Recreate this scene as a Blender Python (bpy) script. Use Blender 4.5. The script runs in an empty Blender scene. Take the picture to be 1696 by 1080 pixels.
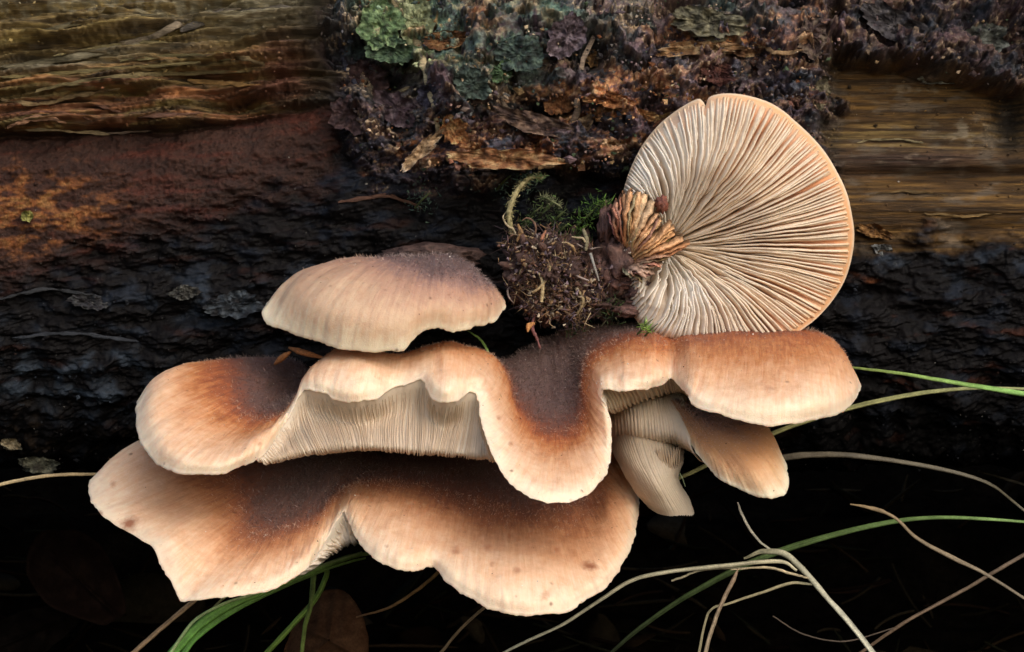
import bpy, math, random
import numpy as np
from mathutils import Vector

# ------------------------------------------------------------------ scene, camera, light
# 1 unit = 1 centimetre (close-up of a fallen log)
sc = bpy.context.scene
sc.unit_settings.system = 'METRIC'
sc.unit_settings.scale_length = 0.01
COL = sc.collection
D = 50.0
cam_d = bpy.data.cameras.new("camera"); cam = bpy.data.objects.new("camera", cam_d); COL.objects.link(cam)
cam.location = (0, -D, 0); cam.rotation_euler = (math.radians(90), 0, 0)
cam_d.sensor_width = 36.0; cam_d.lens = 36.0 * D / 16.96
cam_d.clip_start = 0.5; cam_d.clip_end = 6000
cam_d.dof.use_dof = True; cam_d.dof.focus_distance = D - 0.6; cam_d.dof.aperture_fstop = 1.1
sc.camera = cam

SUN_EL, SUN_AZ = math.radians(33), math.radians(28)      # azimuth measured from the camera's back towards the right
sd = Vector((math.sin(SUN_AZ) * math.cos(SUN_EL), -math.cos(SUN_AZ) * math.cos(SUN_EL), math.sin(SUN_EL)))
w = bpy.data.worlds.new("World"); sc.world = w; w.use_nodes = True
wn = w.node_tree.nodes; wl = w.node_tree.links; wn.clear()
sky = wn.new('ShaderNodeTexSky'); sky.sky_type = 'NISHITA'; sky.sun_disc = False
sky.sun_elevation = SUN_EL; sky.sun_rotation = math.atan2(sd.x, sd.y)
sky.air_density = 1.0; sky.dust_density = 3.0; sky.ozone_density = 1.0
bg = wn.new('ShaderNodeBackground'); bg.inputs[1].default_value = 0.15
wo = wn.new('ShaderNodeOutputWorld')
wl.new(sky.outputs[0], bg.inputs[0]); wl.new(bg.outputs[0], wo.inputs[0])
sun_d = bpy.data.lights.new("sun", 'SUN'); sun_d.energy = 1.2; sun_d.angle = math.radians(70)
sun_d.color = (1.0, 0.93, 0.85)
sun = bpy.data.objects.new("sun", sun_d); COL.objects.link(sun)
sun.rotation_euler = sd.to_track_quat('Z', 'Y').to_euler()
sc.view_settings.view_transform = 'Standard'; sc.view_settings.look = 'None'
sc.view_settings.gamma = 1; sc.view_settings.use_curve_mapping = False
sc.view_settings.exposure = 0.28
sc.cycles.use_denoising = True
sc.cycles.max_bounces = 6

# ------------------------------------------------------------------ helpers
rng = np.random.default_rng(7)
random.seed(7)

def P(px, py, y):
    """point at depth y (cm behind the focus plane) seen at pixel px, py of the photograph"""
    k = (D + y) / D / 100.0
    return np.stack([(np.asarray(px, float) - 848) * k, np.asarray(y, float) + 0 * np.asarray(px, float), (540 - np.asarray(py, float)) * k], -1)

def _hash(ix, iy, seed):
    h = (ix.astype(np.int64) * 374761393 + iy.astype(np.int64) * 668265263 + seed * 1442695041) & 0xffffffff
    h = ((h ^ (h >> 13)) * 1274126177) & 0xffffffff
    return (h ^ (h >> 16)) & 0xffffffff

def pn(x, y, seed=0):
    x, y = np.broadcast_arrays(np.asarray(x, float), np.asarray(y, float))
    x0 = np.floor(x); y0 = np.floor(y); fx = x - x0; fy = y - y0
    ix = x0.astype(np.int64); iy = y0.astype(np.int64)
    u = fx * fx * fx * (fx * (fx * 6 - 15) + 10); v = fy * fy * fy * (fy * (fy * 6 - 15) + 10)
    def g(a, b):
        t = _hash(ix + a, iy + b, seed) * (2 * math.pi / 4294967296.0)
        return np.cos(t) * (fx - a) + np.sin(t) * (fy - b)
    return 1.5 * ((g(0, 0) * (1 - u) + g(1, 0) * u) * (1 - v) + (g(0, 1) * (1 - u) + g(1, 1) * u) * v)

def fbm(x, y, o=4, seed=0, gain=0.5, ridge=False):
    s = 0; a = 1.0; f = 1.0; t = 0
    for i in range(o):
        n = pn(x * f + 17.3 * i, y * f + 9.1 * i, seed + i)
        if ridge: n = 1 - 2 * np.abs(n)
        s = s + a * n; t += a; a *= gain; f *= 2.03
    return s / t

def cells(x, y, seed=0):
    """distance to nearest cell point, to the second, and a random value of the cell"""
    ix = np.floor(x).astype(np.int64); iy = np.floor(y).astype(np.int64)
    d1 = np.full(x.shape, 9.0); d2 = np.full(x.shape, 9.0); cid = np.zeros(x.shape)
    for a in (-1, 0, 1):
        for b in (-1, 0, 1):
            h = _hash(ix + a, iy + b, seed); h2 = _hash(ix + a, iy + b, seed + 77)
            dx = ix + a + (h & 0xffff) / 65535.0 - x; dy = iy + b + (h >> 16) / 65535.0 - y
            d = np.sqrt(dx * dx + dy * dy); r = (h2 & 0xffff) / 65535.0
            m = d < d1
            d2 = np.where(m, d1, np.minimum(d2, d)); cid = np.where(m, r, cid); d1 = np.where(m, d, d1)
    return d1, d2, cid

def ss(a, b, x):
    t = np.clip((x - a) / (b - a), 0, 1); return t * t * (3 - 2 * t)

def cr(P4, t):
    a, b, c, d = P4
    return 0.5 * (2 * b + (c - a) * t + (2 * a - 5 * b + 4 * c - d) * t * t + (3 * b - a - 3 * c + d) * t ** 3)

def spline(pts, n):
    """Catmull-Rom through pts (K,...) -> n samples (uniform in the control index)"""
    pts = np.asarray(pts, float); K = len(pts)
    x = np.linspace(0, K - 1, n); i = np.minimum(x.astype(int), K - 2); t = x - i
    e = np.concatenate([2 * pts[:1] - pts[1:2], pts, 2 * pts[-1:] - pts[-2:-1]])
    t = t.reshape((-1,) + (1,) * (pts.ndim - 1))
    return cr((e[i], e[i + 1], e[i + 2], e[i + 3]), t)

def mesh_obj(name, v, f, mat, parent=None, cols=None, uv=None, attrs=None, smooth=True, loc=(0, 0, 0)):
    """v (N,3) world points; f (M,3|4) faces; ONE mesh object"""
    v = np.asarray(v, np.float32) - np.asarray(loc, np.float32)
    if parent is not None: v = v - np.asarray(parent.location, np.float32)
    f = np.asarray(f, np.int32)
    me = bpy.data.meshes.new(name)
    me.vertices.add(len(v)); me.vertices.foreach_set('co', v.ravel())
    k = f.shape[1]
    me.loops.add(f.size); me.loops.foreach_set('vertex_index', f.ravel())
    me.polygons.add(len(f)); me.polygons.foreach_set('loop_start', np.arange(len(f), dtype=np.int32) * k)
    me.polygons.foreach_set('use_smooth', np.full(len(f), smooth))
    me.update(calc_edges=True)
    if cols is not None:
        c = np.ones((len(v), 4), np.float32); c[:, :3] = np.clip(cols, 0, 1)
        me.attributes.new('Col', 'FLOAT_COLOR', 'POINT').data.foreach_set('color', c.ravel())
    for an, av in (attrs or {}).items():
        me.attributes.new(an, 'FLOAT', 'POINT').data.foreach_set('value', np.asarray(av, np.float32).ravel())
    if uv is not None:
        l = me.uv_layers.new(name='UVMap'); l.data.foreach_set('uv', np.asarray(uv, np.float32)[f.ravel()].ravel())
    me.materials.append(mat)
    o = bpy.data.objects.new(name, me); COL.objects.link(o); o.location = loc
    if parent is not None: o.parent = parent
    return o

def thing(name, label, cat, loc=(0, 0, 0), group=None):
    o = bpy.data.objects.new(name, None); COL.objects.link(o); o.location = loc
    o.empty_display_size = 0.3
    o['label'] = label; o['category'] = cat
    if group: o['group'] = group
    return o

def tag(o, label=None, cat=None, group=None, kind=None):
    if label: o['label'] = label
    if cat: o['category'] = cat
    if group: o['group'] = group
    if kind: o['kind'] = kind
    return o

def grid_faces(nr, nc, closed=False, flip=False):
    i = np.arange(nr - 1)[:, None]; j = np.arange(nc if closed else nc - 1)[None, :]
    j2 = (j + 1) % nc
    f = np.stack([i * nc + j, i * nc + j2, (i + 1) * nc + j2, (i + 1) * nc + j], -1).reshape(-1, 4)
    return f[:, ::-1] if flip else f

def unit(a):
    return a / np.maximum(np.linalg.norm(a, axis=-1, keepdims=True), 1e-9)

# ------------------------------------------------------------------ materials
class NB:
    def __init__(s, name):
        s.m = bpy.data.materials.new(name); s.m.use_nodes = True
        s.t = s.m.node_tree; s.t.nodes.clear()
        s.out = s.n('ShaderNodeOutputMaterial'); s.b = s.n('ShaderNodeBsdfPrincipled')
        s.t.links.new(s.b.outputs[0], s.out.inputs[0])
    def n(s, t, **k):
        x = s.t.nodes.new(t)
        for a, b in k.items(): setattr(x, a, b)
        return x
    def put(s, sock, v):
        if isinstance(v, bpy.types.NodeSocket): s.t.links.new(v, sock)
        elif isinstance(v, (tuple, list)) and len(v) == 3 and sock.type == 'RGBA': sock.default_value = (*v, 1)
        else: sock.default_value = v
    def math(s, op, a, b=0.0, c=None):
        x = s.n('ShaderNodeMath', operation=op); s.put(x.inputs[0], a); s.put(x.inputs[1], b)
        if c is not None: s.put(x.inputs[2], c)
        return x.outputs[0]
    def mix(s, f, a, b, mode='MIX'):
        x = s.n('ShaderNodeMix', data_type='RGBA', blend_type=mode)
        s.put(x.inputs[0], f); s.put(x.inputs[6], a); s.put(x.inputs[7], b); return x.outputs[2]
    def ramp(s, f, stops, interp='LINEAR'):
        x = s.n('ShaderNodeValToRGB'); cr_ = x.color_ramp; cr_.interpolation = interp
        while len(cr_.elements) < len(stops): cr_.elements.new(0.5)
        for e, (p, c) in zip(cr_.elements, stops):
            e.position = p; e.color = (*c, 1) if len(c) == 3 else c
        s.put(x.inputs[0], f); return x.outputs[0]
    def map(s, f, a, b, c=0.0, d=1.0):
        x = s.n('ShaderNodeMapRange'); s.put(x.inputs[0], f)
        for i, v in enumerate((a, b, c, d)): x.inputs[i + 1].default_value = v
        return x.outputs[0]
    def noise(s, vec, scale, det=4, rough=0.55, dist=0.0):
        x = s.n('ShaderNodeTexNoise'); x.inputs['Scale'].default_value = scale; x.inputs['Detail'].default_value = det
        x.inputs['Roughness'].default_value = rough; x.inputs['Distortion'].default_value = dist
        s.put(x.inputs['Vector'], vec); return x.outputs[0]
    def obj(s): return s.n('ShaderNodeTexCoord').outputs['Object']
    def scale(s, v, sx, sy, sz):
        x = s.n('ShaderNodeVectorMath', operation='MULTIPLY'); s.put(x.inputs[0], v); x.inputs[1].default_value = (sx, sy, sz)
        return x.outputs[0]
    def attr(s, name, which=2):
        x = s.n('ShaderNodeAttribute', attribute_name=name); return x.outputs[which]
    def bump(s, h, strength, dist, normal=None):
        x = s.n('ShaderNodeBump'); x.inputs['Strength'].default_value = strength; x.inputs['Distance'].default_value = dist
        s.put(x.inputs['Height'], h)
        if normal is not None: s.put(x.inputs['Normal'], normal)
        return x.outputs[0]
    def fin(s, col, rough=0.6, nrm=None, spec=0.4, sss=0.0, rad=(0.3, 0.14, 0.07), coat=0.0):
        s.put(s.b.inputs['Base Color'], col); s.put(s.b.inputs['Roughness'], rough)
        s.b.inputs['Specular IOR Level'].default_value = spec
        if nrm is not None: s.put(s.b.inputs['Normal'], nrm)
        if sss:
            s.b.inputs['Subsurface Weight'].default_value = sss; s.b.inputs['Subsurface Radius'].default_value = rad
            s.b.inputs['Subsurface Scale'].default_value = 1.0
        return s.m

BROWN = [(0.0, (.125, .080, .076)), (.14, (.145, .070, .056)), (.27, (.21, .080, .048)), (.38, (.31, .120, .060)),
         (.5, (.46, .205, .095)), (.66, (.64, .345, .19)), (.84, (.77, .50, .32)), (1.0, (.84, .67, .49))]
RUST = [(0.0, (.112, .070, .066)), (.14, (.135, .062, .048)), (.27, (.20, .064, .034)), (.38, (.33, .100, .038)),
        (.5, (.50, .20, .075)), (.66, (.68, .365, .195)), (.84, (.81, .535, .345)), (1.0, (.88, .72, .53))]
MAUVE = [(0.0, (.115, .078, .076)), (.14, (.17, .105, .095)), (.28, (.28, .165, .135)), (.42, (.42, .24, .165)),
         (.56, (.49, .30, .20)), (.7, (.57, .38, .25)), (.86, (.64, .47, .32)), (1.0, (.72, .62, .45))]
MAUVE2 = [(0.0, (.30, .19, .155)), (.14, (.37, .22, .165)), (.28, (.46, .24, .13)), (.42, (.50, .25, .11)),
          (.56, (.58, .31, .15)), (.7, (.66, .41, .225)), (.86, (.72, .51, .32)), (1.0, (.78, .67, .48))]

def cap_mat(name, stops, spots=0.5):
    b = NB(name)
    tone = b.attr('tone'); wv = b.attr('fib'); uvn = b.n('ShaderNodeUVMap').outputs[0]; ob = b.obj()
    # radial fibrils (streaks run from the centre to the margin)
    st1 = b.noise(b.scale(uvn, 5.0, .55, 1), 2.6, 5, .62, .35)
    st2 = b.noise(b.scale(uvn, 15.0, .8, 1), 3.0, 3, .6, .2)
    n1 = b.noise(ob, 1.1, 4, .6); n2 = b.noise(ob, 7.0, 5, .65); n3 = b.noise(ob, 38.0, 3, .7)
    t = b.math('ADD', tone, b.math('MULTIPLY', b.math('SUBTRACT', st1, .5), .34))
    t = b.math('ADD', t, b.math('MULTIPLY', b.math('SUBTRACT', st2, .5), .13))
    t = b.math('ADD', t, b.math('MULTIPLY', b.math('SUBTRACT', n1, .5), .32))
    t = b.math('ADD', t, b.math('MULTIPLY', b.math('SUBTRACT', n2, .5), .26))
    t = b.math('ADD', t, b.math('MULTIPLY', b.math('SUBTRACT', n3, .5), .10))
    # keep the palest margin pale
    keep = b.map(tone, .86, 1.0)
    t = b.math('ADD', b.math('MULTIPLY', t, b.math('SUBTRACT', 1.0, b.math('MULTIPLY', keep, .6))), b.math('MULTIPLY', keep, .6))
    col = b.ramp(t, stops)
    # greyish felt on the dark centre
    felt = b.math('MULTIPLY', b.map(b.noise(b.scale(uvn, 7, 3, 1), 3.2, 6, .8), .50, .74), b.map(tone, .38, .05))
    col = b.mix(b.math('MULTIPLY', felt, .5), col, (.20, .145, .132))
    stw = b.map(b.noise(b.scale(uvn, 9.0, 1.3, 1), 3.4, 6, .75, 1.2), .42, .72)
    col = b.mix(b.math('MULTIPLY', b.math('MULTIPLY', stw, b.map(tone, .34, .06)), .55), col, (.23, .150, .130))
    dk = b.map(b.noise(b.scale(uvn, 4.0, 1.0, 1), 2.4, 5, .7, .8), .52, .70)
    col = b.mix(b.math('MULTIPLY', b.math('MULTIPLY', dk, b.map(tone, .34, .06)), .35), col, (.050, .026, .022))
    spt = b.map(b.math('ADD', b.attr('spot'), b.math('MULTIPLY', b.math('SUBTRACT', n2, .5), 1.5)), .25, .95)
    col = b.mix(b.math('MULTIPLY', spt, .62), col, (.34, .11, .045))
    # rusty flecks and specks
    vo = b.n('ShaderNodeTexVoronoi'); vo.inputs['Scale'].default_value = 1.35; b.put(vo.inputs['Vector'], ob)
    vr = b.math('ADD', vo.outputs['Distance'], b.math('MULTIPLY', n2, .30))
    sel = b.map(b.n_sep(vo.outputs['Color']), .66, .80)
    sp = b.math('MULTIPLY', b.math('MULTIPLY', b.map(vr, .40, .20), sel), b.map(tone, .2, .5))
    col = b.mix(b.math('MULTIPLY', sp, spots), col, (.22, .055, .018))
    vo2 = b.n('ShaderNodeTexVoronoi'); vo2.inputs['Scale'].default_value = 5.5; b.put(vo2.inputs['Vector'], ob)
    sel2 = b.map(b.n_sep(vo2.outputs['Color']), .90, .93)
    sp2 = b.math('MULTIPLY', b.math('MULTIPLY', b.map(b.math('ADD', vo2.outputs['Distance'], b.math('MULTIPLY', n2, .25)), .36, .14), sel2), b.map(tone, .15, .4))
    col = b.mix(b.math('MULTIPLY', sp2, .75), col, (.10, .03, .015))
    blot = b.map(b.noise(ob, 2.3, 5, .7, .4), .50, .72)
    col = b.mix(b.math('MULTIPLY', blot, b.math('MULTIPLY', b.map(tone, .3, .6), .30)), col, (.40, .17, .085))
    gs = b.map(b.noise(ob, 55.0, 2, .6), .70, .78)
    col = b.mix(b.math('MULTIPLY', gs, .35), col, (.75, .68, .58))
    bm = b.bump(st1, .22, .05); bm = b.bump(st2, .10, .02, bm); bm = b.bump(n2, .25, .05, bm); bm = b.bump(n3, .5, .018, bm)
    rough = b.map(n2, .3, .7, .42, .62)
    return b.fin(col, rough, bm, .32, .34, (.40, .20, .11))

def n_sep(self, c):
    x = self.n('ShaderNodeSeparateColor'); self.put(x.inputs[0], c); return x.outputs[0]
NB.n_sep = n_sep

def gill_mat(name, pale, deep, sss=.15, sc_=1.0):
    """u = along the gill, attribute edge = 1 on the free edge"""
    b = NB(name); ob = b.obj(); e = b.attr('edge'); d = b.attr('Col', 0)
    n1 = b.noise(ob, .9 * sc_, 3, .6); n2 = b.noise(ob, 14, 4, .7)
    col = b.mix(b.map(n1, .3, .7), pale, tuple(x * .86 for x in pale))
    col = b.mix(1.0, col, d, 'MULTIPLY')
    col = b.mix(b.math('SUBTRACT', 1.0, b.map(e, .0, .8)), col, deep)
    col = b.mix(b.map(n2, .30, .75, 0, .22), col, tuple(x * .55 for x in pale))
    return b.fin(col, .55, b.bump(n2, .4, .02), .3, sss, (.22, .11, .06))

def attr_mat(name, s1=9.0, s2=40.0, amt=.5, rough=(.45, .85), bump=.6, dist=.03, spec=.5, glint=0.0, stretch=None):
    b = NB(name); ob = b.obj(); v = ob if stretch is None else b.scale(ob, *stretch)
    c = b.attr('Col', 0)
    n1 = b.noise(v, s1, 5, .7); n2 = b.noise(v, s2, 4, .75)
    k = b.math('MULTIPLY', b.map(n1, .3, .7, 1 - amt, 1 + amt), b.map(n2, .3, .7, 1 - amt, 1 + amt))
    x = b.n('ShaderNodeVectorMath', operation='SCALE'); b.put(x.inputs[0], c); b.put(x.inputs['Scale'], k)
    col = x.outputs[0]
    if glint:  # highlights painted as pale specks in the base colour
        g = b.map(b.noise(ob, 26.0, 2, .6), .74, .80)
        col = b.mix(b.math('MULTIPLY', g, glint), col, (.30, .30, .30))
    bm = b.bump(n1, bump, dist * 2.2); bm = b.bump(n2, bump, dist, bm)
    return b.fin(col, b.map(n1, .35, .65, rough[0], rough[1]), bm, spec)

# ================================================================== THE GROUND
def make_ground():
    # front to back profile: forest floor, hollow under the log, bank added behind it to keep sky light out
    prof = [(-2000, -9), (-400, -9), (-120, -9), (-60, -9), (-30, -9), (-12, -8.8), (0, -8.6), (8, -8.4), (13, -7.9),
            (17, -6.6), (20, -4.4), (24, -2.5), (32, -1), (60, -2), (150, -6), (500, -9), (2500, -9)]
    xs = np.concatenate([np.linspace(-2000, -60, 8), np.linspace(-45, 45, 220), np.linspace(60, 2000, 8)])
    pr = spline(prof, 1); ys = []; zs = []
    for (a, b), (c, d) in zip(prof[:-1], prof[1:]):
        n = 40 if -30 <= a <= 30 else 3
        for t in np.linspace(0, 1, n, endpoint=False): ys.append(a + (c - a) * t); zs.append(b + (d - b) * (t * t * (3 - 2 * t)))
    ys.append(prof[-1][0]); zs.append(prof[-1][1])
    X, Y = np.meshgrid(xs, ys); Z = np.repeat(np.array(zs)[:, None], len(xs), 1)
    Z = Z + .35 * fbm(X / 4, Y / 4, 5, 3) * (np.abs(X) < 60)
    v = np.stack([X, Y, Z], -1).reshape(-1, 3)
    n = fbm(X / 1.3, Y / 1.3, 4, 8).ravel()[:, None]
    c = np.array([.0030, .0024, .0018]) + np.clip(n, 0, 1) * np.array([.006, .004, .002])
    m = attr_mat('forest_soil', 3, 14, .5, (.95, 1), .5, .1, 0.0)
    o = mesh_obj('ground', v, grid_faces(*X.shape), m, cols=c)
    tag(o, kind='structure')
make_ground()

# ================================================================== THE LOG
PROF = [(17, -2.4), (12, -3.0), (8.2, -3.05), (5.6, -2.75), (4.0, -2.1), (3.0, -1.25), (2.45, -.3), (2.2, .8), (2.1, 2.0), (2.15, 3.5),
        (2.35, 5.0), (2.9, 6.5), (4.2, 8.2), (6.8, 9.6), (10, 10.1), (13, 9.6)]
_pd = spline(PROF, 900); _pl = np.concatenate([[0], np.cumsum(np.linalg.norm(np.diff(_pd, axis=0), axis=1))])
_i0 = _pl[np.argmin(np.abs(_pd[:, 1] + 2.95) + (_pd[:, 0] > 9) * 9)]
_i1 = _pl[np.argmin(np.abs(_pd[:, 1] - 6.2))]

def gauss(x, y, cx, cy, sx, sy, a=0.0):
    dx = x - cx; dy = y - cy
    if a: dx, dy = dx * math.cos(a) + dy * math.sin(a), -dx * math.sin(a) + dy * math.cos(a)
    return np.exp(-(dx / sx) ** 2 - (dy / sy) ** 2)

def mixc(c, col, m):
    m = np.clip(m, 0, 1)[..., None]
    return c * (1 - m) + np.asarray(col) * m

def log_field(U, V):
    """relief (cm, outwards) and colour of the log at plan coordinates U, V"""
    wx = 60 * fbm(U / 120, V / 70, 5, 31, .6); wy = 26 * fbm(U / 90, V / 90, 3, 41)
    Uw, Vw = U + wx, V + wy
    # ---- region masks
    bark = ss(-26, 26, np.minimum(np.minimum(Uw - (545 + .30 * np.maximum(V - 60, 0) * (V < 420)), 1372 + 1.1 * (Uw - U) - U), (300 + 18 * np.sin(U / 90) - Vw)))
    bark2 = ss(-10, 10, np.minimum(Uw - 1388 - .1 * (V), 98 + .16 * (U - 1400) + 1.3 * wy - V))          # crust at the top right corner
    ledge = 218 - 50 * (np.clip(U, 0, 700) / 540.0) ** 3 - 5 * np.sin(U / 130) + .28 * wy
    left = ss(20, -20, Uw - 560)
    fibre = left * ss(5, -5, V - ledge)
    brown = left * ss(-5, 5, V - ledge) * ss(60, -60, Vw - (470 - .34 * U) + 90 * fbm(U / 60, V / 22, 5, 49, .6))
    right = ss(-6, 6, Uw * .2 + U * .8 - 1350) * (1 - bark) * (1 - bark2) * ss(22, -22, Vw - (405 - .02 * (U - 1400)) + 70 * fbm(U / 100, V / 60, 4, 47))
    rest = np.clip(1 - bark - bark2 - fibre - brown - right, 0, 1)
    # ---- relief
    sl = .10 * (V - 110) + 0
    Vf = V + .085 * U + 10 * fbm(U / 160, V / 60, 2, 61)                       # fibres dip to the left
    f1 = fbm(U / 210, Vf / 9, 4, 5, .55, True); f2 = fbm(U / 260, Vf / 34, 3, 15); f3 = fbm(U / 60, Vf / 4.5, 3, 25)
    f0 = fbm(U / 420, Vf / 20, 4, 35) * 6; fz = f0 - np.floor(f0)
    hF = .17 * f1 + .20 * f2 + .11 * f3 + .15 * (np.floor(f0) + ss(0, .3, fz))
    crumb = fbm(U / 26, V / 16, 4, 55, .6, True)
    rot = gauss(U, V, 460, 120, 60, 70) + gauss(U, V, 300, 180, 150, 26)
    hF = hF + .18 * crumb * np.clip(rot, 0, 1)
    hF -= 1.25 * gauss(U, V, 388, 172, 52, 20) + .8 * gauss(U, V, 345, 128, 80, 7, -.03) + .75 * gauss(U, V, 318, 22, 66, 11, -.10) + .55 * gauss(U, V, 215, 152, 34, 5)
    hF -= .5 * gauss(U, V, 420, 4, 150, 6) + .5 * gauss(U, V, 395, 78, 40, 12)
    hF += .35 * gauss(U, V, 470, 40, 120, 18)
    g1 = fbm(U / 70, (V + .2 * U) / 40, 5, 71, .6); g2 = fbm(U / 14, V / 11, 4, 81, .65, True)
    hB = -.28 + .16 * g1 + .055 * g2 + .30 * ss(0, 70, V - ledge) * ss(620, 350, U) + .22 * ss(350, 620, U) - .30 * ss(16, 0, V - ledge) * ss(540, 330, U)
    d1, d2, ci = cells(U / 46 + .5 * fbm(U / 40, V / 40, 3, 91), V / 34 + .5 * fbm(U / 40, V / 40, 3, 92), 4)
    plate = ss(.02, .22, d2 - d1)
    tx = fbm(U / 115 + .8 * fbm(U / 70, V / 70, 3, 95), V / 85 + .8 * fbm(U / 70, V / 70, 3, 96), 5, 99, .52) * 7
    tf = tx - np.floor(tx); ter = np.floor(tx) + ss(.0, .16, tf)
    tcol = ((np.floor(tx) * 37.7) % 1 + .5 * fbm(U / 60, V / 60, 2, 97))
    lip = ss(.14, .20, tf) * ss(.50, .20, tf)
    k1 = fbm(U / 120, V / 100, 5, 101, .55); k2 = fbm(U / 22, V / 17, 5, 111, .62, True); k3 = fbm(U / 9, V / 8, 3, 121)
    strata = fbm(U / 150, (V + .1 * U) / 17, 4, 131, .6, True)
    lowc = ss(120, 250, V)
    hK = .50 + .30 * k1 + .24 * ter + .05 * lip + .085 * k2 + .022 * k3 + .14 * (ci - .5) * plate - .06 * (1 - plate) + .26 * strata * lowc
    hK -= .9 * gauss(U, V, 975, 108, 26, 24) + .8 * gauss(U, V, 1310, 22, 26, 14) + .6 * gauss(U, V, 1125, 22, 22, 16) + .7 * gauss(U, V, 905, 190, 45, 16)
    hK -= .6 * gauss(U, V, 850, 10, 60, 22) + .5 * gauss(U, V, 640, 130, 26, 22)
    hK += .25 * gauss(U, V, 980, 110, 300, 130) - .45 * ss(1240, 1390, U)
    hK -= .60 * ss(760, 545, U) + .40 * ss(200, 300, V) * (1 - np.exp(-((U - 850) / 160.0) ** 2))
    hR = -.55 + .035 * fbm(U / 260, V / 9, 5, 141, .6) + .012 * fbm(U / 30, V / 6, 4, 145) + .10 * fbm(U / 300, V / 40, 3, 151) - .35 * gauss(U, V, 1560, 285, 260, 12) - .5 * gauss(U, V, 1680, 180, 30, 60) + .25 * gauss(U, V, 1600, 345, 300, 26)
    e1, e2, ei = cells(U / 85 + .6 * fbm(U / 60, V / 60, 3, 161), V / 42 + .6 * fbm(U / 60, V / 60, 3, 162), 9)
    wr = fbm(U / 75, (V + .12 * U) / 10, 4, 171, .6, True); lum = fbm(U / 110, V / 52, 4, 181)
    hD = -.25 + .30 * gauss(U, V, 700, 330, 260, 60) + .03 * wr + .40 * lum + .14 * (ei - .5) * ss(.03, .2, e2 - e1) + .035 * fbm(U / 10, V / 5, 3, 191) + .03 * fbm(U / 120, (V + .25 * U) / 7, 3, 195, .6, True)
    h = fibre * hF + brown * hB + bark * hK + bark2 * (.25 + .3 * k1 + .12 * k2 + .2 * ter) + right * hR + rest * hD
    # ---- colour (linear albedo): pigment, plus shade painted into the bark holes
    z = np.zeros(U.shape + (3,))
    a = fbm(U / 120, Vf / 8, 5, 201); b_ = fbm(U / 200, Vf / 22, 4, 211); c_ = fbm(U / 16, V / 10, 4, 221)
    cF = z + np.array([.060, .040, .018])
    cF = mixc(cF, (.125, .090, .038), ss(-.15, .45, a + .4 * b_))
    cF = mixc(cF, (.20, .16, .085), ss(.25, .6, a) * ss(-.1, .4, b_))
    redw = ss(90, 175, V + .1 * U) * ss(-.25, .25, b_ + .3 * c_)
    cF = mixc(cF, (.105, .042, .026), redw * .85)
    cF = mixc(cF, (.19, .075, .028), redw * ss(.1, .5, a) * .7)
    cF = mixc(cF, (.018, .012, .009), ss(-.1, -.45, a) * .8)
    cF = mixc(cF, (.010, .007, .006), ss(-.05, -.5, f3 + .4 * a) * .7)
    grey = ss(30, 0, V - 22 + .12 * (U - 0) * .2) * ss(-.3, .3, c_ + b_) + gauss(U, V, 440, 30, 130, 34) + gauss(U, V, 90, 108, 190, 10, -.12)
    cF = mixc(cF, (.105, .092, .072), grey * .8)
    cF = mixc(cF, (.075, .028, .022), gauss(U, V, 470, 130, 40, 50) * .9)
    cF = mixc(cF, (.012, .009, .007), ss(140, 10, 560 - Uw) * .95)
    cB = z + np.array([.030, .0115, .0075])
    cB = mixc(cB, (.052, .022, .014), ss(-.2, .4, g1 + .4 * g2) * .8)
    og = gauss(U, V, 40, 350, 190, 85, -.05) * ss(-.45, .25, fbm(U / 50, V / 18, 4, 227))
    cB = mixc(cB, (.21, .072, .020), ss(.25, .7, og + .45 * c_ + .25 * b_) * og * 1.3)
    cB = mixc(cB, (.30, .15, .05), ss(.6, 1.1, og + .9 * c_) * og)
    cB = mixc(cB, (.10, .022, .012), ss(.0, .5, b_ + .3 * c_) * .55)
    cB = mixc(cB, (.011, .009, .010), ss(-.1, .3, (V - 390 + .25 * (U - 200)) / 300 + .5 * g1))
    p1 = fbm(U / 62, V / 48, 5, 231, .56); p2 = fbm(U / 54, V / 46, 5, 241, .58); p3 = fbm(U / 70, V / 26, 5, 251, .6); p4 = fbm(U / 7, V / 6, 3, 261)
    cK = z + np.array([.028, .019, .026])
    cK = mixc(cK, (.085, .050, .058), ss(-.05, .35, p1) * .9)
    cK = mixc(cK, (.020, .026, .042), ss(.0, .35, p2) * .8)
    cK = mixc(cK, (.15, .13, .14), ss(.12, .45, p4 + .35 * p1) * .45)
    cK = mixc(cK, (.15, .125, .135), (gauss(U, V, 985, 70, 60, 80) + gauss(U, V, 660, 175, 60, 34) + gauss(U, V, 900, 120, 60, 50) + gauss(U, V, 1120, 140, 40, 40) + gauss(U, V, 1200, 15, 120, 24)) * ss(-.2, .25, p1 + .5 * p4))
    gm = np.clip(gauss(U, V, 650, 50, 90, 80) * 1.1 + gauss(U, V, 870, 50, 150, 75) * 1.0 + gauss(U, V, 800, 120, 90, 45) * .8 + gauss(U, V, 1190, 45, 120, 30) * .4 + .12, 0, 1.2)
    cK = mixc(cK, (.050, .088, .072), gm * ss(-.35, .15, p2 + .4 * p4))
    cK = mixc(cK, (.17, .24, .12), ss(-.25, .2, p3 + .5 * p4) * np.clip(gauss(U, V, 655, 45, 60, 75) + gauss(U, V, 705, 75, 45, 50) + .6 * gauss(U, V, 830, 118, 30, 30), 0, 1) * .95)
    cK = mixc(cK, (.10, .16, .12), gm * ss(.05, .45, p4 + p2 * .5) * .6)
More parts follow.
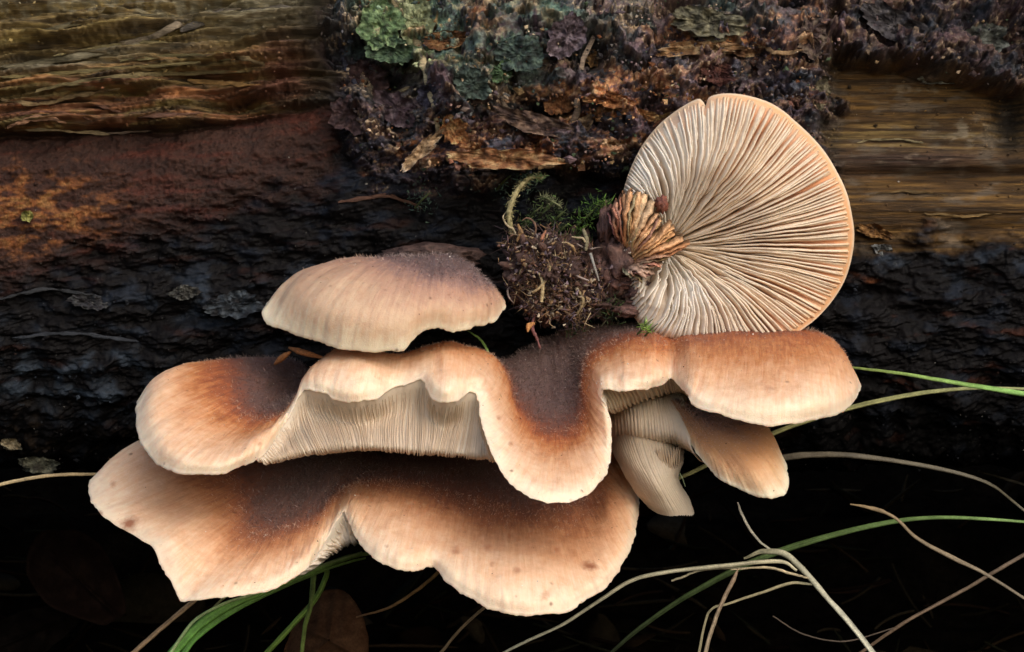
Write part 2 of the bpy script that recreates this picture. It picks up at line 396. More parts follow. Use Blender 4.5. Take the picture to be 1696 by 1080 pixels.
    om = np.clip(gauss(U, V, 1010, 175, 120, 40) + gauss(U, V, 850, 262, 190, 26) + gauss(U, V, 1170, 78, 90, 18) + gauss(U, V, 740, 62, 70, 16) + gauss(U, V, 1080, 215, 90, 30) * .7 + gauss(U, V, 1310, 60, 60, 80) * .35 + .12, 0, 1.1)
    cK = mixc(cK, (.33, .115, .035), om * ss(-.12, .22, p3 + .35 * p4))
    cK = mixc(cK, (.42, .27, .13), om * ss(.05, .42, p3 + .5 * p4 + .2 * p1) * .85)
    cK = mixc(cK, (.052, .018, .016), om * ss(-.1, -.45, p3) * .6)
    cK = mixc(cK, (.016, .018, .028), ss(640, 560, U + .4 * wx) * ss(150, 60, np.abs(V - 130)) * .8 + ss(225, 300, V + .3 * wy) * (1 - np.exp(-((U - 850) / 160.0) ** 2)) * .8)
    cK = mixc(cK, (.095, .062, .066), ss(.55, .9, tcol) * .5)
    cK = mixc(cK, (.030, .034, .050), ss(.2, -.1, tcol) * .5)
    cK = mixc(cK, (.40, .30, .19), lip * ss(-.05, .35, p3 + .5 * p4) * .75)
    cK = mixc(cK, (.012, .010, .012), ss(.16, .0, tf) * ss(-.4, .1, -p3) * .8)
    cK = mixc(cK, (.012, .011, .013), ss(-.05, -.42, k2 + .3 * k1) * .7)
    cK = mixc(cK, (.006, .005, .005), np.clip(gauss(U, V, 978, 104, 30, 30) + gauss(U, V, 1310, 22, 30, 16) + gauss(U, V, 1125, 24, 24, 16) + gauss(U, V, 905, 186, 46, 12) + gauss(U, V, 850, 292, 150, 12) + gauss(U, V, 655, 128, 26, 16) + gauss(U, V, 860, 14, 40, 14), 0, 1))  # painted shade: near black in the holes, under the lip and ledge
    cK = cK * 2.0
    cF = cF * np.array([2.2, 2.25, 1.9]); cB = cB * .92
    r1 = fbm(U / 240, V / 7, 5, 271); r2 = fbm(U / 160, V / 26, 4, 281); r3 = fbm(U / 30, V / 16, 4, 291)
    cR = z + np.array([.062, .036, .013])
    cR = mixc(cR, (.135, .083, .027), ss(-.2, .4, r1 + .3 * r2))
    cR = mixc(cR, (.23, .19, .085), gauss(U, V, 1520, 222, 150, 20) * ss(-.3, .3, r1))
    cR = mixc(cR, (.24, .22, .17), (gauss(U, V, 1620, 215, 60, 28) + gauss(U, V, 1570, 130, 40, 14) + gauss(U, V, 1500, 145, 50, 22) * .5) * ss(-.05, .3, r3))
    cR = mixc(cR, (.060, .040, .038), gauss(U, V, 1500, 262, 200, 24) * .85)
    cR = mixc(cR, (.22, .19, .16), gauss(U, V, 1520, 265, 120, 30) * ss(.2, .5, r3) * .8)
    cR = mixc(cR, (.018, .016, .013), np.clip(gauss(U, V, 1685, 190, 30, 70) + ss(30, 0, U - 1385) * .5 + ss(.1, -.4, r1) * .5, 0, 1))
    cR = mixc(cR, (.020, .014, .009), ss(.0, -.35, fbm(U / 170, V / 5, 4, 294)) * .65)
    cR = mixc(cR, (.11, .10, .085), ss(.1, .4, fbm(U / 70, V / 26, 5, 296)) * .6)
    cR = cR * np.array([1.2, 1.08, .95])
    q1 = fbm(U / 60, V / 40, 5, 301); q2 = fbm(U / 22, V / 12, 4, 311); q3 = fbm(U / 120, V / 30, 4, 321)
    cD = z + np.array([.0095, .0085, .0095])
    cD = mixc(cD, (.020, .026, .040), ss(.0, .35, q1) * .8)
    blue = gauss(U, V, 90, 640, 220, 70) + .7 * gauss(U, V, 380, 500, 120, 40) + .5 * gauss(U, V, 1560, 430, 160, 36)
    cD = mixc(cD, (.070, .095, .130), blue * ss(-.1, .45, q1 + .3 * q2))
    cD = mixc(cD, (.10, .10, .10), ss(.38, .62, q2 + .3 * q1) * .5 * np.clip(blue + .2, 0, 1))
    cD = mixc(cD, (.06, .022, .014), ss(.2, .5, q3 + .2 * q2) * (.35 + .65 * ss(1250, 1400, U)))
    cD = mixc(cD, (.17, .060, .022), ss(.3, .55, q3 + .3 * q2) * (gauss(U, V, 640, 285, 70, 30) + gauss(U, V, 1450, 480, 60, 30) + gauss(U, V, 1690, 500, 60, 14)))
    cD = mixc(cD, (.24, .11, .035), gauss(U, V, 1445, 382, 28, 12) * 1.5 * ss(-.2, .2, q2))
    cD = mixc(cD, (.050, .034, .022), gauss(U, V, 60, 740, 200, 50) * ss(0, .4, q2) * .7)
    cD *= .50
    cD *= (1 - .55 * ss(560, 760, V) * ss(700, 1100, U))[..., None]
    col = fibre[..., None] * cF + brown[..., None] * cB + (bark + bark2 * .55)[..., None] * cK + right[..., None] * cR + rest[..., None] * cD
    part = np.zeros(U.shape, int)                     # 0 dark underside wood, 1 fibrous wood, 2 bark, 3 smooth wood, 4 brown rot
    for k, m in ((1, fibre), (2, bark + bark2), (3, right), (4, brown)): part[m > .5] = k
    return h, col, part

fallen_log = thing('fallen_log', 'large dark rotting log with fibrous wood, crusty bark and lichen behind the mushrooms', 'log', (0, 6, -3.0))
M_wood = attr_mat('rotten_wood', 9, 30, .48, (.42, .8), .8, .03, .22, .35, (.10, 1, 1.5))
M_bark = attr_mat('bark_crust', 8, 30, .45, (.38, .85), .8, .035, .28, .5)
M_dark = attr_mat('wet_dark_wood', 8, 30, .45, (.36, .8), .5, .025, .10, .7, (.6, 1, 1))

def log_uvs(x, y, z):
    k = 100 * D / (D + y); return 848 + x * k, 540 - z * k

def make_log():
    xs = np.concatenate([np.linspace(-60, -11, 30, endpoint=False), np.arange(-11, 11, .0205), np.linspace(11, 60, 31)])
    sl = np.concatenate([np.linspace(0, _i0, 14, endpoint=False), np.arange(_i0, _i1, .0205), np.linspace(_i1, _pl[-1], 34)])
    py_ = np.interp(sl, _pl, _pd[:, 0]); pz_ = np.interp(sl, _pl, _pd[:, 1])
    ty = np.gradient(py_, sl); tz = np.gradient(pz_, sl)
    k = np.ones(25) / 25; ty[20:-20] = np.convolve(ty, k, 'same')[20:-20]; tz[20:-20] = np.convolve(tz, k, 'same')[20:-20]
    n = unit(np.stack([-tz, ty], -1))                 # outward (towards -y on the front)
    X, S = np.meshgrid(xs, sl)
    Y = np.repeat(py_[:, None], len(xs), 1); Z = np.repeat(pz_[:, None], len(xs), 1)
    U, V = log_uvs(X, Y, Z)
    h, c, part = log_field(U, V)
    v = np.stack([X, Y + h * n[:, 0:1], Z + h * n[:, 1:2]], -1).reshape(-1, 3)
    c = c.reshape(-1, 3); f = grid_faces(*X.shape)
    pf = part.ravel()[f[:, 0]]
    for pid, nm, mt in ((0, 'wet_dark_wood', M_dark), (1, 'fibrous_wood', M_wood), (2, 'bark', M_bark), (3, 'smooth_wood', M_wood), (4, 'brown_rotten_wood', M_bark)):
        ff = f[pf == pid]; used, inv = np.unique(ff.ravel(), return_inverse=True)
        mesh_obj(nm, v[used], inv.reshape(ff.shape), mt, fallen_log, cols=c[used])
make_log()

def log_surface_y(px, py):
    """depth of the relief where the sight line through px, py meets the log"""
    px = np.atleast_1d(np.asarray(px, float)); py = np.atleast_1d(np.asarray(py, float))
    y = np.full(px.shape, 2.2)
    msk = (_pd[:, 0] < 8)
    zz = _pd[msk, 1]; yy = _pd[msk, 0]; o = np.argsort(zz)
    for _ in range(4):
        z = (540 - py) * (D + y) / D / 100; y = np.interp(z, zz[o], yy[o])
    h, c, p = log_field(px, py)
    return y - h

# loose flakes of bark: star-shaped sheet with real thickness, curling towards the viewer
def make_flake(name, cx, cy, rx, ry, rot, col, col2, lift=.35, curl=.35, seed=0, mat=None, parent=None, label=None, thick=.07, tilt=(0, 0)):
    nr, nt = 14, 96
    r = np.linspace(0.02, 1, nr)[:, None]; t = np.linspace(0, 2 * math.pi, nt, endpoint=False)[None, :]
    rad = 1 + .55 * fbm(np.cos(t) * 1.1 + seed * 7, np.sin(t) * 1.1, 4, seed + 3, .6) + .22 * fbm(np.cos(t) * 3.3 + seed, np.sin(t) * 3.3, 4, seed + 4, .7)
    a = r * rad * np.cos(t) * rx; b = r * rad * np.sin(t) * ry
    px = cx + a * math.cos(rot) - b * math.sin(rot); py = cy + a * math.sin(rot) + b * math.cos(rot)
    base = float(np.median(log_surface_y(np.array([cx, cx - rx * .5, cx + rx * .5]), np.array([cy, cy, cy]))))
    rr = np.repeat(r, nt, 1)
    y = base - lift - curl * (rr ** 2.5) * (0.5 + .8 * fbm(np.cos(t) * 1.3, np.sin(t) * 1.3 + seed, 2, seed + 9)) + .22 * fbm(px / 24, py / 20, 5, seed + 5, .6) + .05 * fbm(px / 6, py / 5, 3, seed + 7, .6, True) \
        + tilt[0] * (px - cx) / 100 + tilt[1] * (py - cy) / 100
    front = P(px, py, y); back = P(px, py, y + thick + .25 * (1 - rr) ** 1.0)
    v = np.concatenate([front.reshape(-1, 3), back.reshape(-1, 3)]); N = nr * nt
    f1 = grid_faces(nr, nt, True); f2 = grid_faces(nr, nt, True, True) + N
    j = np.arange(nt); j2 = (j + 1) % nt; o1 = (nr - 1) * nt
    rim = np.stack([o1 + j, o1 + j2, N + o1 + j2, N + o1 + j], -1)[:, ::-1]
    cap1 = None
    m = fbm(px / 14, py / 12, 4, seed + 6)
    c = mixc(np.zeros(px.shape + (3,)) + np.asarray(col), col2, ss(-.1, .4, m))
    c = mixc(c, np.minimum(np.asarray(col2) * 1.7 + .02, .5), ss(.90, 1.0, rr) * ss(-.1, .3, m) * .6)
    c = mixc(c, (.02, .015, .015), ss(.0, -.5, m) * .7)
    c = np.concatenate([c.reshape(-1, 3), c.reshape(-1, 3) * .5])
    o = mesh_obj(name, v, np.concatenate([f1, f2, rim]), mat or M_bark, parent, cols=c)
    if label: o['label'] = label
    return o

TAN, OR, PUR, GRN, GRY = (.34, .22, .11), (.30, .12, .04), (.060, .036, .045), (.11, .17, .085), (.12, .105, .10)
FL = [ # cx cy rx ry rot  col col2 lift curl label
    (632, 42, 38, 42, .2, (.12, .20, .09), (.27, .37, .18), .45, .2, 'pale green lichen covered flake at the top'),
    (692, 40, 30, 50, -.3, (.24, .28, .15), (.42, .46, .27), .45, .3, 'yellowish green lichen covered flake'),
    (648, 82, 42, 24, .3, (.055, .095, .055), (.13, .20, .11), .4, .2, 'green lichen crust flake'),
    (742, 66, 40, 16, -.1, (.15, .065, .025), (.34, .20, .09), .5, .3, 'tan and rust curved flake'),
    (655, 180, 40, 26, .5, PUR, (.12, .09, .10), .4, .3, 'purple grey flake with a pale rim'),
    (610, 130, 34, 30, .2, (.06, .028, .026), (.13, .08, .075), .3, .2, None),
    (700, 248, 46, 11, -.75, (.42, .28, .16), (.62, .47, .30), 1.1, .5, 'curled pale tan bark strip hanging at the lower left'),
    (752, 216, 26, 22, .5, OR, (.44, .27, .12), .6, .3, 'rusty tan flake'),
    (835, 262, 92, 17, .04, (.28, .12, .05), (.50, .32, .16), .95, .25, 'long tan ledge of crumbling bark'),
    (890, 205, 80, 17, .30, (.09, .055, .045), (.20, .13, .09), .8, .4, 'brown curling lip of bark'),
    (960, 212, 28, 12, -.7, (.14, .085, .045), (.36, .26, .16), .7, .3, None),
    (1175, 38, 62, 24, .15, (.10, .095, .065), (.24, .22, .14), .75, .35, 'grey olive overhanging plate'),
    (1160, 80, 70, 12, -.06, (.30, .16, .07), (.56, .40, .22), .8, .25, 'tan horizontal strip of bark'),
    (1220, 82, 34, 10, .2, (.20, .10, .05), (.40, .26, .14), .6, .25, None),
    (1190, 122, 28, 18, .1, (.07, .022, .018), (.12, .05, .035), .45, .2, 'maroon flake'),
    (1350, 150, 26, 34, .0, (.10, .085, .05), (.22, .19, .12), .4, .2, None),
    (1345, 60, 26, 34, .1, (.08, .05, .045), (.20, .15, .11), .5, .2, None),
    (1290, 110, 34, 30, .3, (.05, .034, .040), (.13, .10, .11), .45, .2, None),
    (1010, 165, 42, 13, .1, (.22, .08, .03), (.42, .20, .08), .5, .2, 'rust orange crumbling flake'),
    (1055, 190, 34, 10, .1, (.20, .09, .03), (.40, .24, .10), .5, .2, None),
    (925, 172, 22, 20, .1, (.20, .08, .03), (.36, .18, .08), .1, .1, None),
    (580, 190, 34, 30, .1, (.045, .024, .026), (.10, .06, .06), .3, .2, None),
    (940, 60, 30, 40, .5, (.08, .055, .065), (.19, .15, .17), .35, .2, None),
    (860, 90, 40, 30, .0, (.035, .055, .05), (.09, .13, .10), .3, .2, None),
    (780, 140, 34, 26, .4, (.035, .055, .045), (.08, .11, .09), .35, .2, None),
    (832, 118, 16, 20, .4, (.06, .11, .05), (.16, .24, .11), .45, .2, None),
    (720, 165, 30, 24, .8, (.035, .03, .05), (.09, .09, .13), .4, .2, None),
    (985, 85, 22, 26, .1, (.12, .06, .02), (.28, .17, .07), -.3, .1, 'ochre chip sitting in a dark hole'),
    (1480, 40, 60, 26, .5, (.045, .04, .045), (.11, .10, .10), .3, .3, 'dark curled plate at the top right'),
    (1620, 70, 50, 28, -.3, (.055, .06, .05), (.15, .16, .14), .35, .2, None),
    (1560, 130, 40, 9, .0, (.16, .15, .11), (.30, .29, .22), .15, .1, 'pale grey scale on the smooth wood'),
    (305, 484, 26, 12, -.2, (.05, .05, .045), (.11, .11, .10), .25, .2, None),
    (385, 505, 48, 22, -.1, (.022, .028, .035), (.07, .085, .10), .35, .3, 'bluish grey bark plate in the dark left part'),
    (145, 500, 34, 12, .1, (.03, .03, .035), (.08, .08, .08), .3, .2, None),
    (60, 770, 28, 15, .2, (.06, .06, .045), (.18, .18, .14), .3, .2, None),
    (20, 738, 14, 9, -.1, (.20, .15, .09), (.36, .30, .20), .4, .1, None),
    (1450, 383, 30, 11, .3, (.15, .07, .02), (.32, .17, .06), .25, .2, 'ochre crumb of wood'),
    (1462, 414, 18, 10, .3, (.14, .15, .15), (.30, .31, .31), .2, .1, None),
]
for i, (cx, cy, rx, ry, rot, c1, c2, li, cu, lb) in enumerate(FL):
    make_flake('bark_flake', cx, cy, rx, ry, rot, c1, c2, li * (.42 if lb is None else .62) + .02, cu * .6, i * 3 + 1, parent=fallen_log, label=lb)

# splinters of wood in the left part: long thin tapering slivers
def make_splinter(pts, w0, col, seed, lift=.15, label=None):
    pts = np.array(pts, float); n = 40
    q = spline(pts, n); base = log_surface_y(q[:, 0], q[:, 1])
    k = np.ones(9) / 9; base = np.convolve(np.pad(base, 4, 'edge'), k, 'valid')
    t = np.linspace(0, 1, n); wd = w0 * .72 * (np.sin(math.pi * np.clip(t * .96 + .03, 0, 1)) ** .45) * (1 + .35 * fbm(t * 9, 0 * t, 3, seed))
    c = P(q[:, 0], q[:, 1], base - lift)
    tan = unit(np.gradient(c, axis=0)); up = unit(np.cross(tan, np.array([0, -1.0, 0]))); out = np.cross(up, tan)
    ang = np.linspace(0, 2 * math.pi, 8, endpoint=False)
    v = c[:, None, :] + up[:, None, :] * np.cos(ang)[None, :, None] * wd[:, None, None] + out[:, None, :] * np.sin(ang)[None, :, None] * .4 * wd[:, None, None]
    v += .05 * fbm(v[..., 0] * 3, v[..., 2] * 16, 3, seed + 2)[..., None]
    cc = np.asarray(col) * (1 + .5 * fbm(v[..., 0] * 1.5, v[..., 2] * 14, 3, seed + 5))[..., None]
    o = mesh_obj('splinter', v.reshape(-1, 3), grid_faces(n, 8, True), M_wood, fallen_log, cols=cc.reshape(-1, 3))
    if label: o['label'] = label

SP = [([(0, 218), (90, 214), (170, 222), (180, 222)], .055, (.34, .26, .15), 'pale thin sliver along the ledge'),
      ([(175, 222), (260, 214), (340, 203), (400, 199)], .04, (.17, .12, .09), None),
      ([(10, 212), (60, 196), (110, 203)], .07, (.19, .10, .055), None),
      ([(0, 112), (90, 100), (180, 84), (260, 72)], .10, (.16, .14, .09), 'grey weathered long splinter'),
      ([(190, 74), (250, 62), (300, 38), (350, 22), (400, 14)], .09, (.20, .16, .11), None),
      ([(300, 50), (380, 22), (460, 16), (540, 30)], .16, (.085, .074, .060), 'broad grey splinter at the top'),
      ([(0, 128), (100, 122), (220, 112), (330, 104)], .06, (.14, .11, .045), None),
      ([(60, 150), (160, 132), (280, 122), (420, 118)], .07, (.13, .10, .045), None),
      ([(310, 133), (370, 138), (430, 141)], .05, (.20, .115, .04), None),
      ([(0, 165), (60, 172), (130, 158), (200, 146)], .06, (.20, .14, .07), None),
      ([(150, 170), (220, 190), (330, 188)], .05, (.11, .055, .035), None),
      ([(0, 60), (80, 50), (150, 34), (260, 24)], .07, (.09, .075, .04), None),
      ([(90, 92), (170, 78), (240, 70), (330, 74)], .05, (.15, .125, .06), None),
      ([(330, 90), (400, 96), (440, 108)], .06, (.12, .085, .04), None),
      ([(0, 190), (80, 186), (150, 196)], .05, (.15, .07, .045), None),
      ([(200, 100), (300, 92), (380, 100)], .05, (.12, .10, .045), None),
      ([(1420, 236), (1470, 230), (1530, 236)], .03, (.24, .20, .11), None),
      ([(1440, 322), (1500, 318), (1580, 324)], .03, (.13, .085, .035), None),
      ([(1530, 354), (1600, 358), (1660, 352)], .03, (.14, .09, .035), None),
      ([(0, 495), (80, 480), (170, 492)], .05, (.03, .032, .036), None),
      ([(20, 560), (120, 552), (230, 566)], .05, (.03, .034, .042), None),
      ([(560, 335), (640, 325), (700, 345)], .05, (.09, .045, .03), None)]
SP += [([(646, -12), (660, 18), (686, 58), (700, 100), (712, 150), (722, 195), (726, 236)], .085, (.40, .33, .20), 'pale tan ridge running down the lichen covered bark'),
       ([(818, 150), (846, 184), (880, 200), (930, 212), (954, 192), (958, 150), (964, 104), (988, 52), (1008, -8)], .075, (.27, .21, .16), 'long curving grey tan ridge on the bark'),
       ([(596, 100), (622, 138), (640, 158), (676, 146)], .07, (.36, .28, .16), None), ([(612, 118), (632, 150), (628, 168)], .05, (.30, .24, .20), None),
       ([(1128, 22), (1146, 52), (1186, 66), (1236, 56)], .075, (.34, .30, .19), None), ([(1250, 70), (1290, 88), (1330, 84)], .05, (.30, .19, .10), None),
       ([(770, 255), (830, 272), (900, 276), (940, 262)], .08, (.48, .31, .16), None), ([(1040, 190), (1080, 196), (1120, 186)], .06, (.40, .26, .11), None),
       ([(560, 60), (575, 110), (600, 160)], .06, (.05, .05, .07), None), ([(1330, 10), (1352, 60), (1350, 130)], .06, (.26, .18, .12), None)]
for i, (p, w0, c, lb) in enumerate(SP): make_splinter(p, w0, c, 40 + i, .05, lb)

# crumbs and specks of bark, lichen and frass scattered on the log
def scatter_crumbs():
    V_, F_, C_ = [], [], []
    ico = np.array([(0, 0, 1), (.9, 0, .2), (.1, .9, .1), (-.8, .3, -.1), (-.3, -.8, .1), (.2, .1, -.9)])
    icf = np.array([(0, 1, 2), (0, 2, 3), (0, 3, 4), (0, 4, 1), (5, 2, 1), (5, 3, 2), (5, 4, 3), (5, 1, 4)])
    N = 8000
    px = rng.uniform(-20, 1720, N); py = rng.uniform(-15, 780, N) ** 1.0
    px[:3600] = rng.uniform(545, 1390, 3600); py[:3600] = rng.uniform(-15, 300, 3600)
    y = log_surface_y(px, py); h, c, part = log_field(px, py)
    s = rng.lognormal(-4.0, .45, N) * np.where(part == 2, 1.25, .8)
    col = c * rng.uniform(.5, 1.9, N)[:, None]
    white = rng.random(N) < .05; col[white] = np.array([.34, .32, .29]) * rng.uniform(.5, 1.1, white.sum())[:, None]; s[white] *= .5
    pal = np.array([(.26, .10, .04), (.09, .13, .07), (.11, .08, .09), (.03, .035, .05), (.30, .20, .10)])
    pick = rng.integers(0, 5, N); sel = (rng.random(N) < .30) & (part == 2)
    col[sel] = pal[pick[sel]] * rng.uniform(.6, 1.1, sel.sum())[:, None]
    q = P(px, py, y)
    J = ico[None] * rng.uniform(.55, 1.3, (N, 6, 3)); st = rng.uniform(.6, 2.2, (N, 1)); J[..., 0] *= st
    a = rng.normal(0, .5, N); ca, sa = np.cos(a)[:, None], np.sin(a)[:, None]
    x_, z_ = J[..., 0] * ca - J[..., 2] * sa, J[..., 0] * sa + J[..., 2] * ca; J[..., 0] = x_; J[..., 2] = z_
    v = q[:, None] + J * s[:, None, None]
    f = icf[None] + (np.arange(N) * 6)[:, None, None]
    o = mesh_obj('bark_crumbs', v.reshape(-1, 3), f.reshape(-1, 3), M_bark, fallen_log, cols=np.repeat(col, 6, 0), smooth=False)
    tag(o, kind='stuff')
scatter_crumbs()

# ================================================================== MUSHROOMS
M_cap = cap_mat('cap_skin_brown', RUST, .55)
M_cap_low = cap_mat('cap_skin_lower', BROWN, .85)
M_cap_small = cap_mat('cap_skin_mauve', MAUVE, .2)
M_cap_side = cap_mat('cap_skin_side', MAUVE2, .35)
M_gill = gill_mat('gill_flesh', (.74, .62, .49), (.62, .49, .37))
M_gill_open = gill_mat('gill_flesh_open', (.70, .62, .50), (.42, .22, .10))
M_flesh = gill_mat('pale_flesh', (.78, .69, .56), (.70, .60, .47))
M_fuzz = attr_mat('felt_hairs', 20, 60, .3, (.7, .9), .1, .01, .15)

def bicubic(ctrl, ni, nj):
    """ctrl (K, M, C) -> dense grid (ni, nj, C)"""
    a = spline(ctrl, ni)
    return np.swapaxes(spline(np.swapaxes(a, 0, 1), nj), 0, 1)

def make_cap(root, rays, mat, extra=None, under=None, seg=18, nu=84, thick=.42, rim=.035, seed=0, fuzz=3000, fuzz_col=(.20, .145, .13),
             gills=60, grange=None, gill_h=.13, neck=True, gmat=None, gtint=(1, 1, 1), wrinkle=1.0, under_mat=None, gill_min=.0, spots=()):
    rays = np.array(rays, float)                       # (K, M, 4): px, py, depth, tone
    K, M, _ = rays.shape
    nw = (K - 1) * seg + 1
    pos = P(rays[..., 0], rays[..., 1], rays[..., 2])
    if neck:
        nk = pos[:, 0:1] + np.array([0, 1.6, -.15]); pos = np.concatenate([nk, pos], 1)
        tone = np.concatenate([rays[:, 0:1, 3], rays[..., 3]], 1); M += 1
    else: tone = rays[..., 3]
    ctrl = np.concatenate([pos, tone[..., None]], -1)
    G = bicubic(ctrl, nw, nu)                          # (w, u, 4)
    top = G[..., :3].copy(); tn = np.clip(G[..., 3], 0, 1)
    us = np.linspace(0, 1, nu)[None, :, None]; W = np.linspace(0, K - 1, nw)
    # detailed margin
    mp = []
    mw = []
    for k in range(K):
        mp.append(rays[k, -1, :3]); mw.append(float(k))
        ex = (extra or {}).get(k, [])
        for j, e in enumerate(ex): mp.append(np.array(e, float)); mw.append(k + (j + 1) / (len(ex) + 1))
    mp = np.array(mp); mpos = P(mp[:, 0], mp[:, 1], mp[:, 2])
    marg = np.stack([np.interp(W, mw, mpos[:, c]) for c in range(3)], -1)
    if extra:
        kk = np.ones(5) / 5
        for c in range(3): marg[2:-2, c] = np.convolve(marg[:, c], kk, 'valid')
        top += (marg[:, None] - top[:, -1:]) * us ** 4
    # arc length along the margin for fibrils
    arc = np.concatenate([[0], np.cumsum(np.linalg.norm(np.diff(top[:, -1], axis=0), axis=1))])
    ray_len = np.cumsum(np.concatenate([np.zeros((nw, 1)), np.linalg.norm(np.diff(top, axis=1), axis=-1)], 1), 1)
    fromedge = ray_len[:, -1:] - ray_len
    du = np.gradient(top, axis=1); dw = np.gradient(top, axis=0)
    nin = unit(np.cross(dw, du)); out = -nin
    AR = np.repeat(arc[:, None], nu, 1)
    # uneven skin: broad undulation, radial ribs, crisp irregular margin
    lump = .075 * fbm(AR * .55 + seed, fromedge * .5, 3, seed + 1) * wrinkle
    ribs = .030 * fbm(AR * 5.5, fromedge * .5, 3, seed + 2, .6) * wrinkle * np.exp(-fromedge / 2.2)
    cren = np.exp(-fromedge / .25)
    fine = .010 * fbm(AR * 14, fromedge * 3, 3, seed + 3)
    top = top + out * (lump * np.minimum(1, fromedge / .4 + .2) + ribs + fine)[..., None]
    dirm = unit(du[:, -1:])
    top = top + dirm * (cren * (.055 * fbm(AR * 2.3, 0 * AR, 3, seed + 4) + .030 * fbm(AR * 11, 0 * AR, 3, seed + 5)))[..., None]
    th = (rim + (thick - rim) * (1 - np.exp(-fromedge / .9)))
    # underside control: default parallel to the skin, replaced where given
    nun = 52
    idx = np.linspace(nu - 1, int(nu * .22), nun).round().astype(int)
    sm = out.copy()
    for _ in range(3): sm[2:-2] = (sm[:-4] + sm[1:-3] + sm[2:-2] + sm[3:-1] + sm[4:]) / 5
    sm = unit(sm)
    bot = top[:, idx] - sm[:, idx] * th[:, idx][..., None]
    botw = np.zeros(nw)
    if under:
        ks = sorted(under); Lu = len(under[ks[0]])
        kidx = np.arange(ks[0], ks[-1] + 1)
        cu = []
        for k in kidx:
            lo = max(q for q in ks if q <= k); hi = min(q for q in ks if q >= k)
            a = np.array(under[lo], float); b = np.array(under[hi], float); t = 0 if hi == lo else (k - lo) / (hi - lo)
            pts = a * (1 - t) + b * t
            cu.append(P(pts[:, 0], pts[:, 1], pts[:, 2]))
        cu = np.array(cu)
        iw = np.where((W >= kidx[0]) & (W <= kidx[-1]))[0]
        dense = spline(cu, len(iw))                    # (w, L, 3)
        m0 = top[iw, -1] - sm[iw, -1] * rim
        cc = np.concatenate([m0[:, None], dense], 1)
        B = np.swapaxes(spline(np.swapaxes(cc, 0, 1), nun), 0, 1)
        wgt = np.clip(np.minimum(W[iw] - kidx[0], kidx[-1] - W[iw]) / .8, 0, 1); wgt = (wgt * wgt * (3 - 2 * wgt))[:, None, None]
        wgt = np.maximum(wgt, 0)
        bot[iw] = bot[iw] * (1 - wgt) + B * wgt
        botw[iw] = wgt[:, 0, 0]
    # --- cap flesh: skin + rounded rim + smooth underside, one closed mesh
    rimv = (top[:, -1] * .5 + bot[:, 0] * .5) + dirm[:, 0] * rim * .55
    S = np.concatenate([top, rimv[:, None], bot], 1)
    nr = S.shape[1]
    v = S.reshape(-1, 3)
    tone_all = np.concatenate([tn, np.ones((nw, 1)), np.ones((nw, nun))], 1)
    UV = np.stack([np.repeat(arc[:, None], nr, 1), np.concatenate([fromedge, np.zeros((nw, 1)), -np.repeat(np.linspace(0, 4, nun)[None], nw, 0)], 1)], -1).reshape(-1, 2)
    F = grid_faces(nw, nr, flip=True)
    col_i = (np.arange(len(F)) % (nr - 1))
    is_top = col_i < nu
    ppx = 848 + S[..., 0] * 100 * D / (D + S[..., 1]); ppy = 540 - S[..., 2] * 100 * D / (D + S[..., 1]); spv = np.zeros(S.shape[:2])
    for sx, sy, sr in spots: spv = np.maximum(spv, np.exp(-((ppx - sx) ** 2 + (ppy - sy) ** 2) / sr ** 2))
    o = mesh_obj('cap', v[:], F[is_top], mat, root, uv=UV, attrs={'tone': tone_all, 'spot': spv})
    # grit and spores stuck on the skin
    NG = int(nw * nu / 260); gi_, gj_ = rng.integers(0, nw - 1, NG), rng.integers(int(nu * .2), nu - 1, NG)
    gp = top[gi_, gj_] + dw[gi_, gj_] * rng.random((NG, 1)); gs_ = np.minimum(rng.lognormal(-4.7, .45, (NG, 1)), .018)
    oc = np.array([(0, 0, 1), (.9, 0, .2), (.1, .9, .1), (-.8, .3, -.1), (-.3, -.8, .1), (.2, .1, -.9)])
    gv = gp[:, None] + oc[None] * rng.uniform(.5, 1.4, (NG, 6, 3)) * gs_[:, None]
    gf = np.array([(0, 1, 2), (0, 2, 3), (0, 3, 4), (0, 4, 1), (5, 2, 1), (5, 3, 2), (5, 4, 3), (5, 1, 4)])[None] + (np.arange(NG) * 6)[:, None, None]
    gc_ = np.where(rng.random((NG, 1)) < .55, np.array([.75, .70, .62]), np.array([.10, .055, .035])) * rng.uniform(.5, 1.1, (NG, 1))
    mesh_obj('grit', gv.reshape(-1, 3), gf.reshape(-1, 3), M_fuzz, root, cols=np.repeat(gc_, 6, 0))['kind'] = 'stuff'
    fe = np.ones((nw, nr)); mot = .9 + .2 * fbm(np.repeat(arc[:, None], nr, 1) * 2, UV[:, 1].reshape(nw, nr) * 2, 4, seed + 8)
    ccol = (mot[..., None] * np.asarray(gtint)).reshape(-1, 3)
    mesh_obj('underside', v, F[~is_top], under_mat or M_flesh, root, cols=ccol, attrs={'edge': fe * .5})
    # --- gills: one blade each, standing off the underside
    if gills:
        dbw = np.gradient(bot, axis=0); dbu = np.gradient(bot, axis=1)
        nb = unit(np.cross(dbu, dbw)); 
        # orient away from the skin
        ref = bot - top[:, idx]; sgn = np.sign((nb * ref).sum(-1, keepdims=True)); sgn[sgn == 0] = 1
        nb = nb * np.where((nb * ref).sum(-1).mean() < 0, -1, 1)
        for _ in range(2): nb[1:-1] = (nb[:-2] + nb[1:-1] + nb[2:]) / 3
        a0, a1 = (0, arc[-1]) if grange is None else (np.interp(grange[0], W, arc), np.interp(grange[1], W, arc))
        marks = np.linspace(a0, a1, gills)
        marks = marks + rng.normal(0, (a1 - a0) / gills * .16, gills)
        ns = 26
